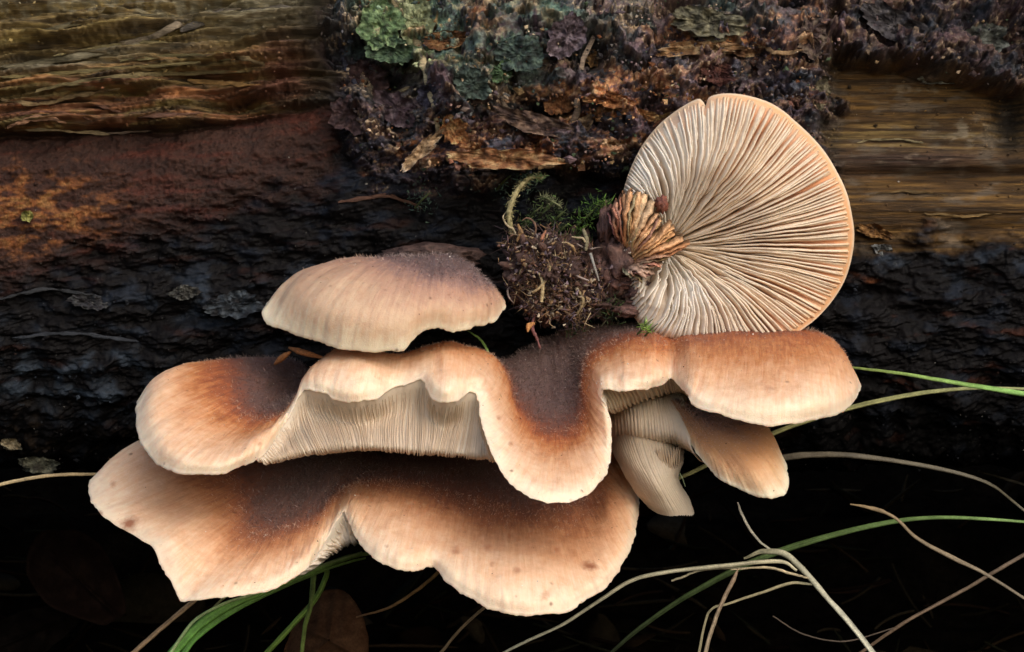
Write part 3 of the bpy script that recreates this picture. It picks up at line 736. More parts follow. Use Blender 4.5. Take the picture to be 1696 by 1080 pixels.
        for gi, am in enumerate(marks):
            wi = np.clip(np.interp(am, arc, np.arange(nw)), 0, nw - 1.001)
            u0 = .05 + .02 * rng.random() + (0 if gi % 2 == 0 else .16 * rng.random()); u1 = .97
            tt = np.linspace(0, 1, ns); uu = (u0 + (u1 - u0) * tt) * (nun - 1)
            wpath = np.clip(wi + .35 * seg * .25 * fbm(tt * 2.2 + gi * .02, tt * 0 + seed, 2, seed + 31) + .9 * fbm(tt * 3 + gi * 1.7, tt * 0, 2, 47) + .3 * rng.normal() * tt, 0, nw - 1.01)
            i0 = wpath.astype(int); fw = (wpath - i0)[:, None]; j0 = np.minimum(uu.astype(int), nun - 2); fu = (uu - j0)[:, None]
            def sam(A): return (A[i0, j0] * (1 - fw) * (1 - fu) + A[i0 + 1, j0] * fw * (1 - fu) + A[i0, j0 + 1] * (1 - fw) * fu + A[i0 + 1, j0 + 1] * fw * fu)
            c = sam(bot); n = unit(sam(nb)); tg = unit(np.gradient(c, axis=0)); sd_ = unit(np.cross(n, tg))
            hgt = gill_h * np.minimum(1, tt / .22 + .10) * np.minimum(1, (1 - tt) / .06 + .3) * (1 + .28 * fbm(tt * 7 + gi, tt * 0, 3, seed + 41)) * rng.uniform(.5, 1.25)
            lean = .25 * fbm(tt * 1.5 + gi * .35, tt * 0, 2, seed + 42) * gill_h
            bw = min(.030, .32 * gill_h) + 0 * tt; ew = min(.013, .16 * gill_h) * (1 + .4 * fbm(tt * 5 + gi, tt * 0, 2, 43))
            e = c + n * hgt[:, None] + sd_ * lean[:, None]
            sec = np.stack([c - n * .02 - sd_ * bw[:, None], e - sd_ * ew[:, None], e + n * .008, e + sd_ * ew[:, None], c - n * .02 + sd_ * bw[:, None]], 1)
            ed = np.tile(np.array([0, .9, 1, .9, 0]), (ns, 1))
            tint = np.asarray(gtint) * (1 + .10 * rng.normal())
            mesh_obj('gill', sec.reshape(-1, 3), grid_faces(ns, 5), gmat or M_gill, root, cols=np.tile(tint, (ns * 5, 1)), attrs={'edge': ed})
    # --- felt of short hairs on the dark centre
    if fuzz:
        cand = np.stack([rng.integers(0, nw - 1, fuzz * 3), rng.integers(int(nu * .12), nu - 1, fuzz * 3)], 1)
        tv = tn[cand[:, 0], cand[:, 1]]; pr = np.clip((.66 - tv) / .45, .0, 1) ** 1.2 + .004
        cand = cand[rng.random(len(cand)) < pr][:fuzz]; N = len(cand)
        ij = (cand[:, 0], cand[:, 1])
        p0 = top[ij] + dw[ij] * rng.random((N, 1)) + du[ij] * rng.random((N, 1)); n = out[ij]
        d = unit(n * rng.uniform(.15, 1.0, (N, 1)) + rng.normal(0, .40, (N, 3)) + unit(du[ij]) * .7)
        L = rng.uniform(.03, .10, (N, 1)) * np.where(tn[ij][:, None] > .3, .6, 1); s_ = unit(np.cross(d, rng.normal(0, 1, (N, 3)))) * .0034
        d2 = unit(d + rng.normal(0, .45, (N, 3)))
        mid = p0 + d * L * .55; tip = mid + d2 * L * .5
        v = np.stack([p0 - s_, p0 + s_, mid - s_ * .8, mid + s_ * .8, tip], 1)
        f = np.array([(0, 1, 3), (0, 3, 2), (2, 3, 4)])[None] + (np.arange(N) * 5)[:, None, None]
        cc = np.asarray(fuzz_col) * rng.uniform(.35, 1.5, (N, 1)) * np.where(rng.random((N, 1)) < .06, 2.0, 1)
        tv2 = tn[ij][:, None]; cc = np.where(tv2 > .25, cc * .5 + np.array([.40, .27, .19]), cc)
        ho = mesh_obj('felt_hairs', v.reshape(-1, 3), f.reshape(-1, 3), M_fuzz, root, cols=np.repeat(cc, 5, 0))
        tag(ho, kind='stuff')
    return top, tn, arc, W

def root_at(name, label, px, py, y, group):
    return thing(name, label, 'mushroom', tuple(P(px, py, y)), group)
GM = 'wavy brown bracket mushrooms growing on the log'

# ---- A: small fan above the middle
A = root_at('mushroom', 'small pinkish tan fan shaped mushroom, uppermost of the caps, left of the moss clump', 705, 440, 2.0, GM)
make_cap(A, [
 [(690,455,1.9,0.00),(640,455,1.7,0.00),(580,460,1.5,0.20),(530,470,1.3,0.40),(490,480,1.1,0.60),(452,490,.6,0.80)],
 [(690,440,1.6,0.00),(640,430,1.2,0.10),(580,426,.7,0.32),(520,438,.2,0.52),(475,462,0,0.70),(432,515,-.3,1.00)],
 [(692,435,1.5,0.00),(650,424,.8,0.10),(600,430,-.1,0.38),(545,455,-.7,0.62),(505,495,-1.0,0.76),(490,553,-.9,1.00)],
 [(700,430,1.5,0.00),(672,424,.7,0.02),(645,438,-.3,0.28),(605,472,-1.1,0.60),(575,520,-1.5,0.76),(560,577,-1.4,1.00)],
 [(705,428,1.5,0.00),(695,423,.6,0.00),(683,440,-.4,0.18),(668,472,-1.2,0.46),(652,525,-1.6,0.74),(650,583,-1.5,1.00)],
 [(712,428,1.5,0.00),(715,420,.6,0.00),(717,440,-.4,0.10),(715,470,-1.1,0.36),(710,510,-1.4,0.66),(705,546,-1.3,1.00)],
 [(720,430,1.5,0.00),(738,420,.6,0.00),(748,440,-.3,0.06),(754,470,-.9,0.30),(755,510,-1.2,0.62),(750,549,-1.2,1.00)],
 [(725,435,1.5,0.00),(762,430,.7,0.00),(784,452,0,0.06),(797,480,-.5,0.30),(802,510,-.8,0.62),(800,538,-.8,1.00)],
 [(728,440,1.6,0.00),(775,440,.9,0.00),(803,460,.5,0.08),(822,480,.2,0.34),(832,495,.1,0.60),(838,508,.0,0.95)],
 [(728,455,1.8,0.00),(765,460,1.6,0.00),(795,470,1.4,0.10),(815,480,1.3,0.30),(828,490,1.1,0.60),(835,497,.6,0.80)]],
 M_cap_small, {1: [(445,538,-.55)], 2: [(525,564,-1.15)], 3: [(600,580,-1.5)], 4: [(670,580,-1.5),(686,560,-1.4)], 5: [(728,541,-1.2)], 6: [(775,543,-1.05)], 7: [(822,530,-.5)]},
 seed=100, fuzz=5000, gills=70, thick=.34, gill_h=.14, fuzz_col=(.26, .20, .19), wrinkle=1.2)

lump_later = [('stem', A, 712, 424, 1.75, .80, .8, .20, (.05, .030, .026), (.11, .065, .055), 5)]
# ---- B: the large wavy cap across the middle
B_r = [
 [(520,640,2.2,0),(470,625,2.0,.05),(420,612,1.9,.15),(370,605,1.6,.35),(310,612,1.2,.6),(265,630,.9,.8),(240,650,.5,.95)],
 [(520,620,2,0),(480,598,1.6,.03),(420,592,1.1,.08),(362,592,.5,.32),(302,602,-.1,.6),(255,630,-.5,.82),(224,670,-.7,1)],
 [(520,625,1.6,0),(480,620,1.0,.03),(430,622,.2,.08),(365,640,-.6,.36),(300,665,-1.3,.66),(255,690,-1.7,.86),(228,720,-1.7,1)],
 [(520,640,1.3,0),(480,648,.5,.03),(430,655,-.4,.10),(378,682,-1.2,.38),(322,715,-2.1,.7),(285,745,-2.5,.87),(262,768,-2.4,1)],
 [(530,650,1.2,0),(490,658,.3,.03),(445,675,-.7,.10),(408,703,-1.5,.40),(368,737,-2.5,.72),(345,765,-2.9,.88),(330,786,-2.9,1)],
 [(540,650,1.2,0),(500,655,.3,.03),(465,675,-.8,.10),(445,702,-1.6,.42),(420,730,-2.4,.72),(408,752,-2.8,.88),(402,771,-2.8,1)],
 [(550,645,1.2,0),(515,650,.3,.03),(480,668,-.7,.12),(468,690,-1.4,.46),(455,708,-1.9,.72),(446,730,-2.3,.87),(440,753,-2.4,1)],
 [(560,635,1.2,0),(530,630,.4,.05),(502,642,-.3,.2),(489,655,-.9,.5),(482,667,-1.2,.7),(476,682,-1.5,.85),(472,700,-1.6,1)],
 [(570,620,1.3,0),(550,600,.6,.1),(530,600,0,.3),(512,612,-.7,.55),(505,622,-1.1,.72),(501,632,-1.4,.85),(498,648,-1.5,1)],
 [(590,610,1.3,0),(580,585,.7,.2),(566,575,.1,.42),(552,584,-.6,.62),(540,605,-1.3,.8),(532,630,-1.7,.92),(534,648,-1.8,1)],
 [(620,610,1.3,0),(615,588,.7,.2),(610,576,.1,.42),(603,586,-.8,.64),(596,612,-1.6,.82),(590,645,-2.0,.93),(588,667,-2.0,1)],
 [(660,615,1.3,0),(660,598,.7,.2),(660,586,.1,.40),(660,593,-.6,.58),(658,608,-1.1,.74),(655,625,-1.4,.88),(652,640,-1.5,1)],
 [(700,610,1.3,0),(702,588,.7,.2),(702,576,.1,.42),(702,586,-.6,.60),(700,600,-1.1,.75),(698,614,-1.4,.88),(692,627,-1.5,1)],
 [(740,600,1.3,0),(742,578,.7,.2),(742,565,.1,.42),(742,578,-.8,.58),(740,608,-1.6,.74),(738,642,-2.1,.9),(737,668,-2.1,1)],
 [(775,600,1.3,0),(780,582,.7,.2),(783,573,.1,.42),(782,590,-.7,.6),(778,612,-1.3,.78),(774,632,-1.6,.92),(771,654,-1.7,1)],
 [(800,600,1.4,0),(812,592,.8,.2),(818,591,.3,.40),(815,605,-.4,.6),(807,620,-1.0,.78),(800,635,-1.4,.9),(790,652,-1.6,1)],
 [(850,590,1.5,0),(845,605,1.0,.05),(843,622,.4,.3),(838,643,-.4,.55),(828,658,-1.1,.75),(812,668,-1.7,.9),(795,680,-2.0,1)],
 [(870,580,1.5,0),(865,615,.9,.0),(860,650,.1,.12),(855,685,-.8,.48),(842,702,-1.7,.74),(826,718,-2.4,.9),(808,728,-2.7,1)],
 [(885,570,1.5,0),(885,620,.8,0),(884,665,-.1,.06),(877,712,-1.2,.44),(862,745,-2.3,.72),(846,772,-3.1,.9),(836,788,-3.3,1)],
 [(895,565,1.5,0),(900,620,.8,0),(905,670,-.2,.03),(905,728,-1.4,.38),(898,768,-2.6,.7),(890,805,-3.4,.9),(882,824,-3.6,1)],
 [(905,560,1.5,0),(915,620,.8,0),(922,670,-.2,.03),(932,728,-1.4,.38),(937,768,-2.6,.7),(941,808,-3.3,.9),(943,830,-3.5,1)],
 [(915,555,1.5,0),(928,612,.8,0),(938,662,-.1,.04),(957,708,-1.2,.38),(974,745,-2.2,.7),(991,778,-2.8,.9),(999,794,-2.9,1)],
 [(925,550,1.5,0),(940,600,.9,0),(950,642,.1,.06),(967,678,-.8,.38),(985,710,-1.6,.66),(1003,736,-2.1,.88),(1012,750,-2.2,1)],
 [(935,548,1.5,0),(950,588,1.0,.02),(957,622,.3,.12),(970,648,-.5,.42),(984,667,-1.1,.66),(1000,680,-1.5,.86),(1011,692,-1.6,1)],
 [(950,545,1.5,0),(960,572,1.0,.03),(966,596,.4,.2),(974,615,-.3,.46),(982,634,-.9,.66),(990,650,-1.3,.85),(995,662,-1.4,1)],
 [(965,542,1.5,0),(978,560,1.0,.03),(984,577,.4,.24),(988,596,-.4,.48),(992,615,-1,.68),(995,630,-1.4,.86),(997,644,-1.5,1)],
 [(1000,540,1.5,0),(1018,548,.9,.05),(1032,557,.2,.25),(1036,576,-.6,.46),(1036,600,-1.2,.68),(1036,624,-1.6,.88),(1036,644,-1.7,1)],
 [(1040,536,1.5,0),(1063,541,.9,.1),(1078,552,.2,.28),(1083,572,-.6,.46),(1083,600,-1.2,.70),(1082,625,-1.6,.9),(1080,642,-1.6,1)],
 [(1080,532,1.5,0),(1100,539,1.0,.12),(1106,553,.5,.28),(1110,574,0,.44),(1112,595,-.5,.68),(1113,612,-.9,.88),(1112,624,-1.0,1)],
 [(1120,530,1.5,.05),(1138,536,1.0,.15),(1148,547,.4,.26),(1150,572,-.6,.44),(1146,605,-1.5,.66),(1140,636,-2.1,.86),(1138,652,-2.2,1)],
 [(1180,528,1.5,.1),(1200,534,1.0,.18),(1212,546,.2,.28),(1215,578,-1.0,.46),(1210,618,-1.9,.68),(1200,660,-2.6,.9),(1194,685,-2.7,1)],
 [(1240,530,1.5,.1),(1265,536,1.0,.18),(1278,548,.2,.30),(1283,580,-1.1,.46),(1283,622,-2.1,.66),(1281,670,-2.8,.9),(1280,703,-2.9,1)],
 [(1270,535,1.5,.15),(1315,541,1.0,.22),(1335,550,.3,.34),(1348,580,-.8,.5),(1355,617,-1.8,.66),(1360,660,-2.5,.9),(1364,691,-2.5,1)],
 [(1280,545,1.6,.15),(1345,548,1.1,.28),(1375,560,.5,.42),(1394,585,-.3,.52),(1405,615,-1.0,.66),(1413,645,-1.5,.85),(1414,668,-1.6,1)],
 [(1280,560,1.8,.2),(1350,560,1.5,.3),(1385,572,1.1,.42),(1405,592,.6,.52),(1415,612,.2,.66),(1422,628,-.1,.82),(1427,640,-.3,1)],
 [(1270,590,2.2,.2),(1340,588,2.1,.3),(1375,594,1.9,.42),(1395,602,1.6,.52),(1407,612,1.3,.66),(1415,622,1.0,.82),(1420,630,.6,.95)]]
B_x = {1: [(226,695,-1.3)], 2: [(240,746,-2.1)], 3: [(290,783,-2.75)], 4: [(368,784,-2.95)], 5: [(424,762,-2.6)], 8: [(509,640,-1.6),(520,644,-1.7)], 9: [(556,662,-1.9)], 10: [(622,660,-1.85)],
       12: [(702,630,-1.6),(712,658,-1.95)], 13: [(758,664,-2.0)], 14: [(780,645,-1.6)], 15: [(793,664,-1.75)], 16: [(800,704,-2.4)], 17: [(820,758,-3.05)], 18: [(857,808,-3.45)], 19: [(912,831,-3.6)], 20: [(973,818,-3.25)],
       21: [(1009,773,-2.5)], 22: [(1013,720,-1.9)], 23: [(1003,674,-1.45)], 26: [(1060,645,-1.7)], 27: [(1098,636,-1.3)], 28: [(1122,636,-1.5)], 29: [(1145,668,-2.4),(1165,678,-2.55)],
       30: [(1240,698,-2.85)], 31: [(1325,699,-2.75)], 32: [(1392,684,-2.1)], 33: [(1424,648,-1.0)]}
B_u = {5: [(412,770,-2.6),(420,769,-2.2),(440,760,-1.0),(470,742,.8)],
       6: [(446,760,-2.4),(456,763,-2.2),(474,752,-1.0),(496,738,.8)],
       7: [(480,725,-1.7),(492,752,-2.0),(510,746,-1.0),(540,738,.8)],
       8: [(512,690,-1.4),(535,743,-1.9),(552,744,-1.0),(575,735,1.0)],
       9: [(550,695,-1.45),(566,740,-1.9),(578,741,-1.0),(600,732,1.0)],
       10: [(596,702,-1.5),(604,739,-1.9),(610,740,-1.0),(625,730,1.0)],
       11: [(652,690,-1.3),(650,741,-1.85),(655,741,-1.0),(660,730,1.0)],
       12: [(692,682,-1.3),(688,745,-1.85),(692,744,-1.0),(695,730,1.0)],
       13: [(730,705,-1.5),(722,747,-1.85),(724,746,-1.0),(725,730,1.0)],
       14: [(760,702,-1.4),(750,750,-1.85),(750,748,-1.0),(750,730,1.0)],
       15: [(784,704,-1.5),(776,753,-1.9),(775,749,-1.0),(772,730,1.0)],
       16: [(797,712,-1.7),(793,755,-2.0),(792,750,-1.0),(790,730,1.0)],
       17: [(811,745,-2.2),(811,758,-2.0),(808,750,-1.0),(800,730,1.0)],
       18: [(836,786,-3.0),(834,784,-2.6),(824,764,-1.0),(810,740,1.0)]}
B_u2 = {24: [(1000,672,-1.0),(1010,681,-.5),(1020,672,.3),(1025,660,1.4)],
        26: [(1038,662,-1.0),(1040,670,-.5),(1045,662,.4),(1050,650,1.5)],
        27: [(1082,652,-1.0),(1084,656,-.5),(1086,650,.4),(1090,640,1.5)],
        28: [(1112,640,-.7),(1114,650,-.4),(1114,645,.4),(1115,636,1.5)],
        29: [(1138,655,-1.6),(1136,655,-.7),(1136,648,.3),(1136,636,1.5)]}
B = root_at('mushroom', 'largest wavy mushroom with orange brown rim, an arched fold and a hanging middle tongue', 900, 560, 2.6, GM)
make_cap(B, B_r, M_cap, B_x, B_u, seg=14, nu=92, seed=200, fuzz=24000, gills=190, grange=(5.6, 17.6), thick=.38, gill_h=.038, gtint=(.86, .80, .75), spots=[(497,672,4),(430,735,4),(826,692,5),(846,735,5),(1040,660,3)])

# ---- C: the lowest broad cap
C_r = [
 [(500,700,2.2,0),(430,705,2.0,.1),(370,712,1.8,.3),(310,722,1.5,.5),(250,735,1.2,.7),(200,755,.9,.85),(165,780,.5,.95)],
 [(520,700,2,0),(440,700,1.6,.1),(370,705,1.2,.35),(310,712,.8,.55),(240,730,.3,.74),(185,762,0,.87),(147,797,-.3,1)],
 [(530,710,1.7,0),(460,735,1.0,.08),(390,762,.3,.24),(320,790,-.4,.50),(260,815,-.9,.74),(205,838,-1.3,.87),(168,850,-1.4,1)],
 [(540,720,1.5,0),(480,768,.5,.06),(418,808,-.4,.20),(365,842,-1.1,.46),(320,870,-1.7,.74),(285,893,-2.1,.88),(258,907,-2.2,1)],
 [(550,725,1.4,0),(495,783,.3,.05),(435,840,-.8,.13),(395,885,-1.6,.40),(350,928,-2.2,.74),(318,965,-2.6,.87),(297,988,-2.7,1)],
 [(560,725,1.4,0),(510,788,.2,.04),(465,850,-.9,.13),(430,900,-1.8,.44),(403,938,-2.4,.74),(380,970,-2.8,.88),(364,988,-2.9,1)],
 [(570,725,1.4,0),(528,788,.2,.02),(496,845,-.8,.12),(475,892,-1.7,.46),(462,927,-2.3,.74),(452,957,-2.7,.89),(446,976,-2.8,1)],
 [(580,725,1.4,0),(550,780,.3,.02),(532,835,-.6,.12),(522,873,-1.4,.54),(517,897,-1.9,.72),(514,917,-2.2,.88),(512,937,-2.3,1)],
 [(590,725,1.4,0),(572,765,.6,.02),(558,804,0,.16),(551,832,-.6,.46),(547,852,-1.0,.68),(543,872,-1.4,.86),(536,900,-1.7,1)],
 [(610,725,1.4,0),(598,755,.8,.03),(590,785,.3,.14),(582,808,-.2,.44),(577,822,-.6,.64),(573,833,-.9,.82),(569,843,-1.1,1)],
 [(640,725,1.4,0),(630,755,.8,.03),(618,785,.2,.16),(603,812,-.4,.5),(592,833,-1.0,.72),(583,852,-1.4,.87),(578,866,-1.5,1)],
 [(670,725,1.4,0),(662,755,.8,.03),(652,790,.1,.22),(635,825,-.8,.56),(617,860,-1.6,.76),(604,885,-2.0,.9),(597,902,-2.1,1)],
 [(710,728,1.4,0),(705,760,.7,.03),(697,798,-.1,.25),(684,842,-1.2,.58),(672,885,-2.1,.78),(663,920,-2.6,.92),(660,942,-2.7,1)],
 [(750,730,1.4,0),(748,768,.6,.03),(744,812,-.3,.26),(734,857,-1.4,.56),(725,895,-2.1,.77),(718,920,-2.4,.92),(716,936,-2.4,1)],
 [(790,735,1.4,0),(792,780,.6,.02),(792,825,-.3,.26),(786,868,-1.4,.52),(779,915,-2.4,.76),(775,960,-3.0,.93),(772,985,-3.1,1)],
 [(830,740,1.4,0),(838,790,.6,.02),(843,838,-.3,.25),(845,880,-1.5,.5),(846,930,-2.6,.74),(848,985,-3.3,.93),(850,1017,-3.4,1)],
 [(870,745,1.4,0),(884,795,.6,.03),(898,842,-.3,.25),(908,884,-1.4,.47),(918,935,-2.5,.70),(928,985,-3.1,.9),(934,1013,-3.2,1)],
 [(905,745,1.4,0),(928,795,.7,.05),(950,838,-.1,.28),(966,876,-1.1,.46),(982,915,-1.9,.68),(998,950,-2.4,.88),(1008,967,-2.4,1)],
 [(935,740,1.5,.05),(962,785,.9,.12),(988,815,.2,.32),(1006,842,-.5,.48),(1022,870,-1.1,.68),(1036,895,-1.4,.88),(1045,907,-1.4,1)],
 [(950,730,1.6,.1),(978,758,1.2,.2),(1002,778,.8,.4),(1022,797,.3,.54),(1038,815,-.1,.70),(1050,832,-.3,.87),(1058,845,-.3,1)],
 [(950,715,1.8,.1),(978,727,1.6,.25),(1002,740,1.4,.45),(1022,755,1.1,.6),(1037,770,.8,.75),(1047,785,.6,.88),(1053,798,.5,1)],
 [(950,715,2.2,.1),(970,722,2.2,.25),(985,730,2.1,.45),(1000,740,2.0,.6),(1015,748,1.9,.75),(1022,756,1.8,.88),(1028,765,1.6,.95)]]
C_x = {1: [(149,825,-.9)], 2: [(186,864,-1.6),(228,888,-1.9)], 3: [(272,940,-2.45),(284,965,-2.6)], 4: [(301,995,-2.72),(318,993,-2.8)], 5: [(405,984,-2.9)], 6: [(482,962,-2.6)], 7: [(526,918,-2.0)], 8: [(552,868,-1.4)],
       10: [(586,884,-1.8)], 11: [(622,926,-2.5)], 12: [(690,944,-2.65)], 13: [(722,942,-2.5),(742,966,-2.9)], 14: [(806,1004,-3.3)], 15: [(896,1018,-3.35)], 16: [(974,993,-2.85)], 17: [(1030,938,-1.9)], 18: [(1054,876,-.85)], 19: [(1058,822,.1)]}
C_u = {6: [(470,970,-2.2),(490,960,-1.6),(500,945,-.6),(510,930,.8)],
       7: [(524,930,-2.0),(532,925,-1.5),(545,912,-.6),(560,895,.8)],
       8: [(548,905,-1.5),(560,908,-1.3),(568,895,-.5),(575,880,.8)],
       9: [(573,868,-1.1),(578,896,-1.1),(582,888,-.4),(588,872,.8)],
       10: [(583,880,-1.3),(588,897,-1.2),(592,888,-.4),(600,872,.8)],
       11: [(600,903,-1.8),(603,905,-1.3),(608,895,-.5),(615,880,.8)]}
Cc = root_at('mushroom', 'broad brown centred mushroom with tan scalloped rim, lowest of the group', 700, 720, 3.2, GM)
make_cap(Cc, C_r, M_cap_low, C_x, C_u, seg=18, nu=92, seed=300, fuzz=22000, gills=36, grange=(6.6, 11.2), thick=.40, gill_h=.05, fuzz_col=(.20, .155, .15), spots=[(755,912,9),(808,907,8),(815,934,5),(856,945,8),(797,870,5),(922,910,5),(844,888,5),(166,850,5),(187,802,6),(384,833,5),(384,881,5),(640,905,3),(1000,832,5)])

# ---- B again: the short strip of gills showing under the right fold is built as its own under-surface sheet
def make_sheet(root, name, rows, mat, nw=60, nu=40, thick=.12, cols=(1, 1, 1), seed=0, tone=None, gills=0, gill_h=.06, gmat=None, lab=None):
    rows = np.array(rows, float)
    pos = P(rows[..., 0], rows[..., 1], rows[..., 2])
    G = bicubic(pos, nw, nu)
    du = np.gradient(G, axis=1); dw = np.gradient(G, axis=0); n = unit(np.cross(dw, du))
    if n[..., 1].mean() > 0: n = -n                   # towards the viewer
    u = np.linspace(0, 1, nu)[None]; wv = np.linspace(0, 1, nw)[:, None]
    G = G + n * (.03 * fbm(G[..., 0] * 2, G[..., 2] * 2, 4, seed) + .006 * fbm(G[..., 0] * 14, G[..., 2] * 14, 3, seed))[..., None]
    prof = np.sqrt(np.clip(np.minimum(np.minimum(u, 1 - u) / .12, np.minimum(wv, 1 - wv) / .12), 0, 1))
    Fv = G; Bv = G + np.array([0, 1, 0]) * (thick * (.2 + .8 * prof))[..., None]
    N = nw * nu
    f1 = grid_faces(nw, nu); f2 = grid_faces(nw, nu, flip=True) + N
    bi = np.concatenate([np.arange(nu), np.arange(1, nw) * nu + nu - 1, (nw - 1) * nu + np.arange(nu - 2, -1, -1), np.arange(nw - 2, 0, -1) * nu])
    bj = np.roll(bi, -1); rim = np.stack([bi, bj, bj + N, bi + N], -1)
    v = np.concatenate([Fv.reshape(-1, 3), Bv.reshape(-1, 3)])
    c = np.asarray(cols) if np.ndim(cols) == 1 else None
    mot = (.92 + .16 * fbm(G[..., 0] * 2.5, G[..., 2] * 2.5, 4, seed + 2))[..., None]
    base = np.ones((nw, nu, 3)) * np.asarray(cols) * mot
    if tone is not None: base = tone(base, u + 0 * wv, wv + 0 * u)
    o = mesh_obj(name, v, np.concatenate([f1, f2, rim]), mat, root, cols=np.concatenate([base.reshape(-1, 3)] * 2), attrs={'edge': np.ones(2 * N) * .7})
    if gills:
        for gi in range(gills):
            wi = (gi + .5 + .15 * rng.normal()) / gills * (nw - 1.02); i0 = int(np.clip(wi, 0, nw - 2)); fr = wi - i0
            c_ = G[i0] * (1 - fr) + G[i0 + 1] * fr; nn = n[i0]; tg = unit(np.gradient(c_, axis=0)); sd_ = unit(np.cross(nn, tg))
            tt = np.linspace(0, 1, nu); h = gill_h * np.minimum(1, tt / .1 + .1) * np.minimum(1, (1 - tt) / .1 + .1) * (1 + .3 * fbm(tt * 8 + gi, tt * 0, 2, 5))
            e = c_ + nn * h[:, None]
            sec = np.stack([c_ - sd_ * .026, e - sd_ * .010, e + sd_ * .010, c_ + sd_ * .026], 1)
            mesh_obj('gill', sec.reshape(-1, 3), grid_faces(nu, 4), gmat or M_gill, root, cols=np.tile(np.asarray(cols), (nu * 4, 1)), attrs={'edge': np.tile([0, 1, 1, 0], (nu, 1))})
    return o
make_sheet(B, 'gill_sheet', [[(990,640,-1.2),(1000,664,-1.0),(1010,682,-.7),(1022,672,.8)], [(1020,640,-1.3),(1028,655,-1.0),(1034,673,-.6),(1045,664,.8)],
 [(1060,640,-1.3),(1066,650,-1.0),(1070,660,-.5),(1080,650,.9)], [(1095,630,-1.1),(1100,641,-.8),(1104,650,-.4),(1108,640,1)], [(1118,618,-.9),(1122,632,-.8),(1126,647,-.4),(1124,640,1)], [(1140,636,-1.4),(1142,648,-1.2),(1143,655,-.6),(1140,645,1)]],
 M_flesh, cols=(.95, .90, .80), gills=26, gill_h=.04, seed=5)

# ---- D: small cap under the right lobe
Dd = root_at('mushroom', 'small mauve and orange ear shaped mushroom tucked under the right lobe of the largest one', 1095, 648, 2.6, GM)
make_cap(Dd, [
 [(1095,655,1.36,0.39),(1102,656,0.53,0.43),(1107,660,0.11,0.47),(1110,665,-0.30,0.55),(1112,670,-0.40,0.67),(1114,678,-0.50,1.00)],
 [(1095,654,1.15,0.31),(1108,659,-0.09,0.39),(1117,670,-0.50,0.39),(1124,683,-0.70,0.53),(1128,696,-0.90,0.67),(1131,712,-1.00,1.00)],
 [(1092,652,1.15,0.31),(1113,664,-0.30,0.36),(1131,688,-0.80,0.36),(1143,712,-1.20,0.48),(1151,732,-1.40,0.66),(1154,752,-1.50,1.00)],
 [(1090,650,1.15,0.23),(1118,667,-0.40,0.33),(1143,698,-1.00,0.33),(1162,730,-1.50,0.45),(1175,757,-1.80,0.64),(1183,787,-1.90,1.00)],
 [(1090,648,1.15,0.23),(1122,667,-0.40,0.28),(1155,700,-1.10,0.28),(1185,738,-1.70,0.42),(1208,775,-2.10,0.61),(1222,808,-2.20,1.00)],
 [(1090,645,1.15,0.16),(1128,664,-0.30,0.16),(1168,694,-1.10,0.16),(1210,732,-1.80,0.33),(1248,778,-2.30,0.58),(1276,826,-2.40,1.00)],
 [(1090,642,1.15,0.08),(1130,660,-0.09,0.09),(1175,683,-0.80,0.11),(1220,710,-1.40,0.19),(1265,745,-1.90,0.43),(1306,800,-2.10,1.00)],
 [(1090,640,1.36,0.08),(1130,652,0.53,0.09),(1175,668,-0.30,0.12),(1222,686,-0.70,0.19),(1268,706,-1.10,0.35),(1302,765,-1.60,1.00)],
 [(1090,640,2.19,0.00),(1130,655,1.77,0.08),(1170,670,1.36,0.16),(1210,685,0.94,0.23),(1250,705,0.11,0.39),(1280,745,-0.60,0.62)]],
 M_cap_side, {6: [(1306,783,-1.90)], 5: [(1300,817,-2.30)], 4: [(1252,822,-2.35)], 3: [(1202,799,-2.10)]}, None, seg=18, nu=70, seed=400, fuzz=6000, fuzz_col=(.30, .22, .20), gills=40, gill_h=.08, thick=.3, wrinkle=.8)
make_sheet(Dd, 'gill_sheet', [[(1008,676,0.94),(1010,700,0.53),(1008,725,0.94),(1012,735,2.19)], [(1040,666,-0.09),(1044,698,-0.50),(1046,728,-0.09),(1050,736,1.77)],
 [(1075,656,-0.30),(1080,695,-0.70),(1084,732,-0.50),(1088,740,1.36)], [(1100,652,-0.09),(1110,692,-0.80),(1118,728,-0.80),(1122,740,0.53)],
 [(1112,662,-0.30),(1128,698,-0.95),(1142,738,-1.25),(1150,752,-0.60)], [(1118,672,-0.40),(1136,712,-1.10),(1150,750,-1.40),(1168,768,-0.90)]],
 M_flesh, cols=(1.0, .97, .92), gills=34, gill_h=.022, seed=15, thick=.3)

# ---- E: small pale folded cap below D
E = root_at('mushroom', 'smallest pale cream mushroom hanging below, seen from its gill side, with orange tip', 1070, 735, 2.4, GM)
def e_tone(b, u, w_): return mixc(b, (.80, .36, .14), ss(.80, .97, w_ + .10 * np.sin(u * 9)) * ss(.45, .62, u) * 1.0)
make_sheet(E, 'cap', [[(1006,722,1.36),(1020,760,0.11),(1042,800,-0.40),(1074,842,-0.30)], [(1022,720,0.32),(1038,762,-0.60),(1060,804,-0.80),(1090,851,-0.70)],
 [(1045,718,-0.30),(1060,764,-0.90),(1082,806,-1.10),(1108,854,-0.90)], [(1072,718,-0.40),(1085,764,-1.00),(1103,806,-1.10),(1130,853,-0.90)],
 [(1100,720,-0.30),(1108,764,-0.90),(1119,802,-0.95),(1150,851,-0.70)], [(1133,722,0.53),(1132,764,-0.50),(1123,793,-0.60),(1142,826,-0.30)]],
 M_flesh, cols=(1.0, .95, .87), seed=25, thick=.35, tone=e_tone, gills=30, gill_h=.012)
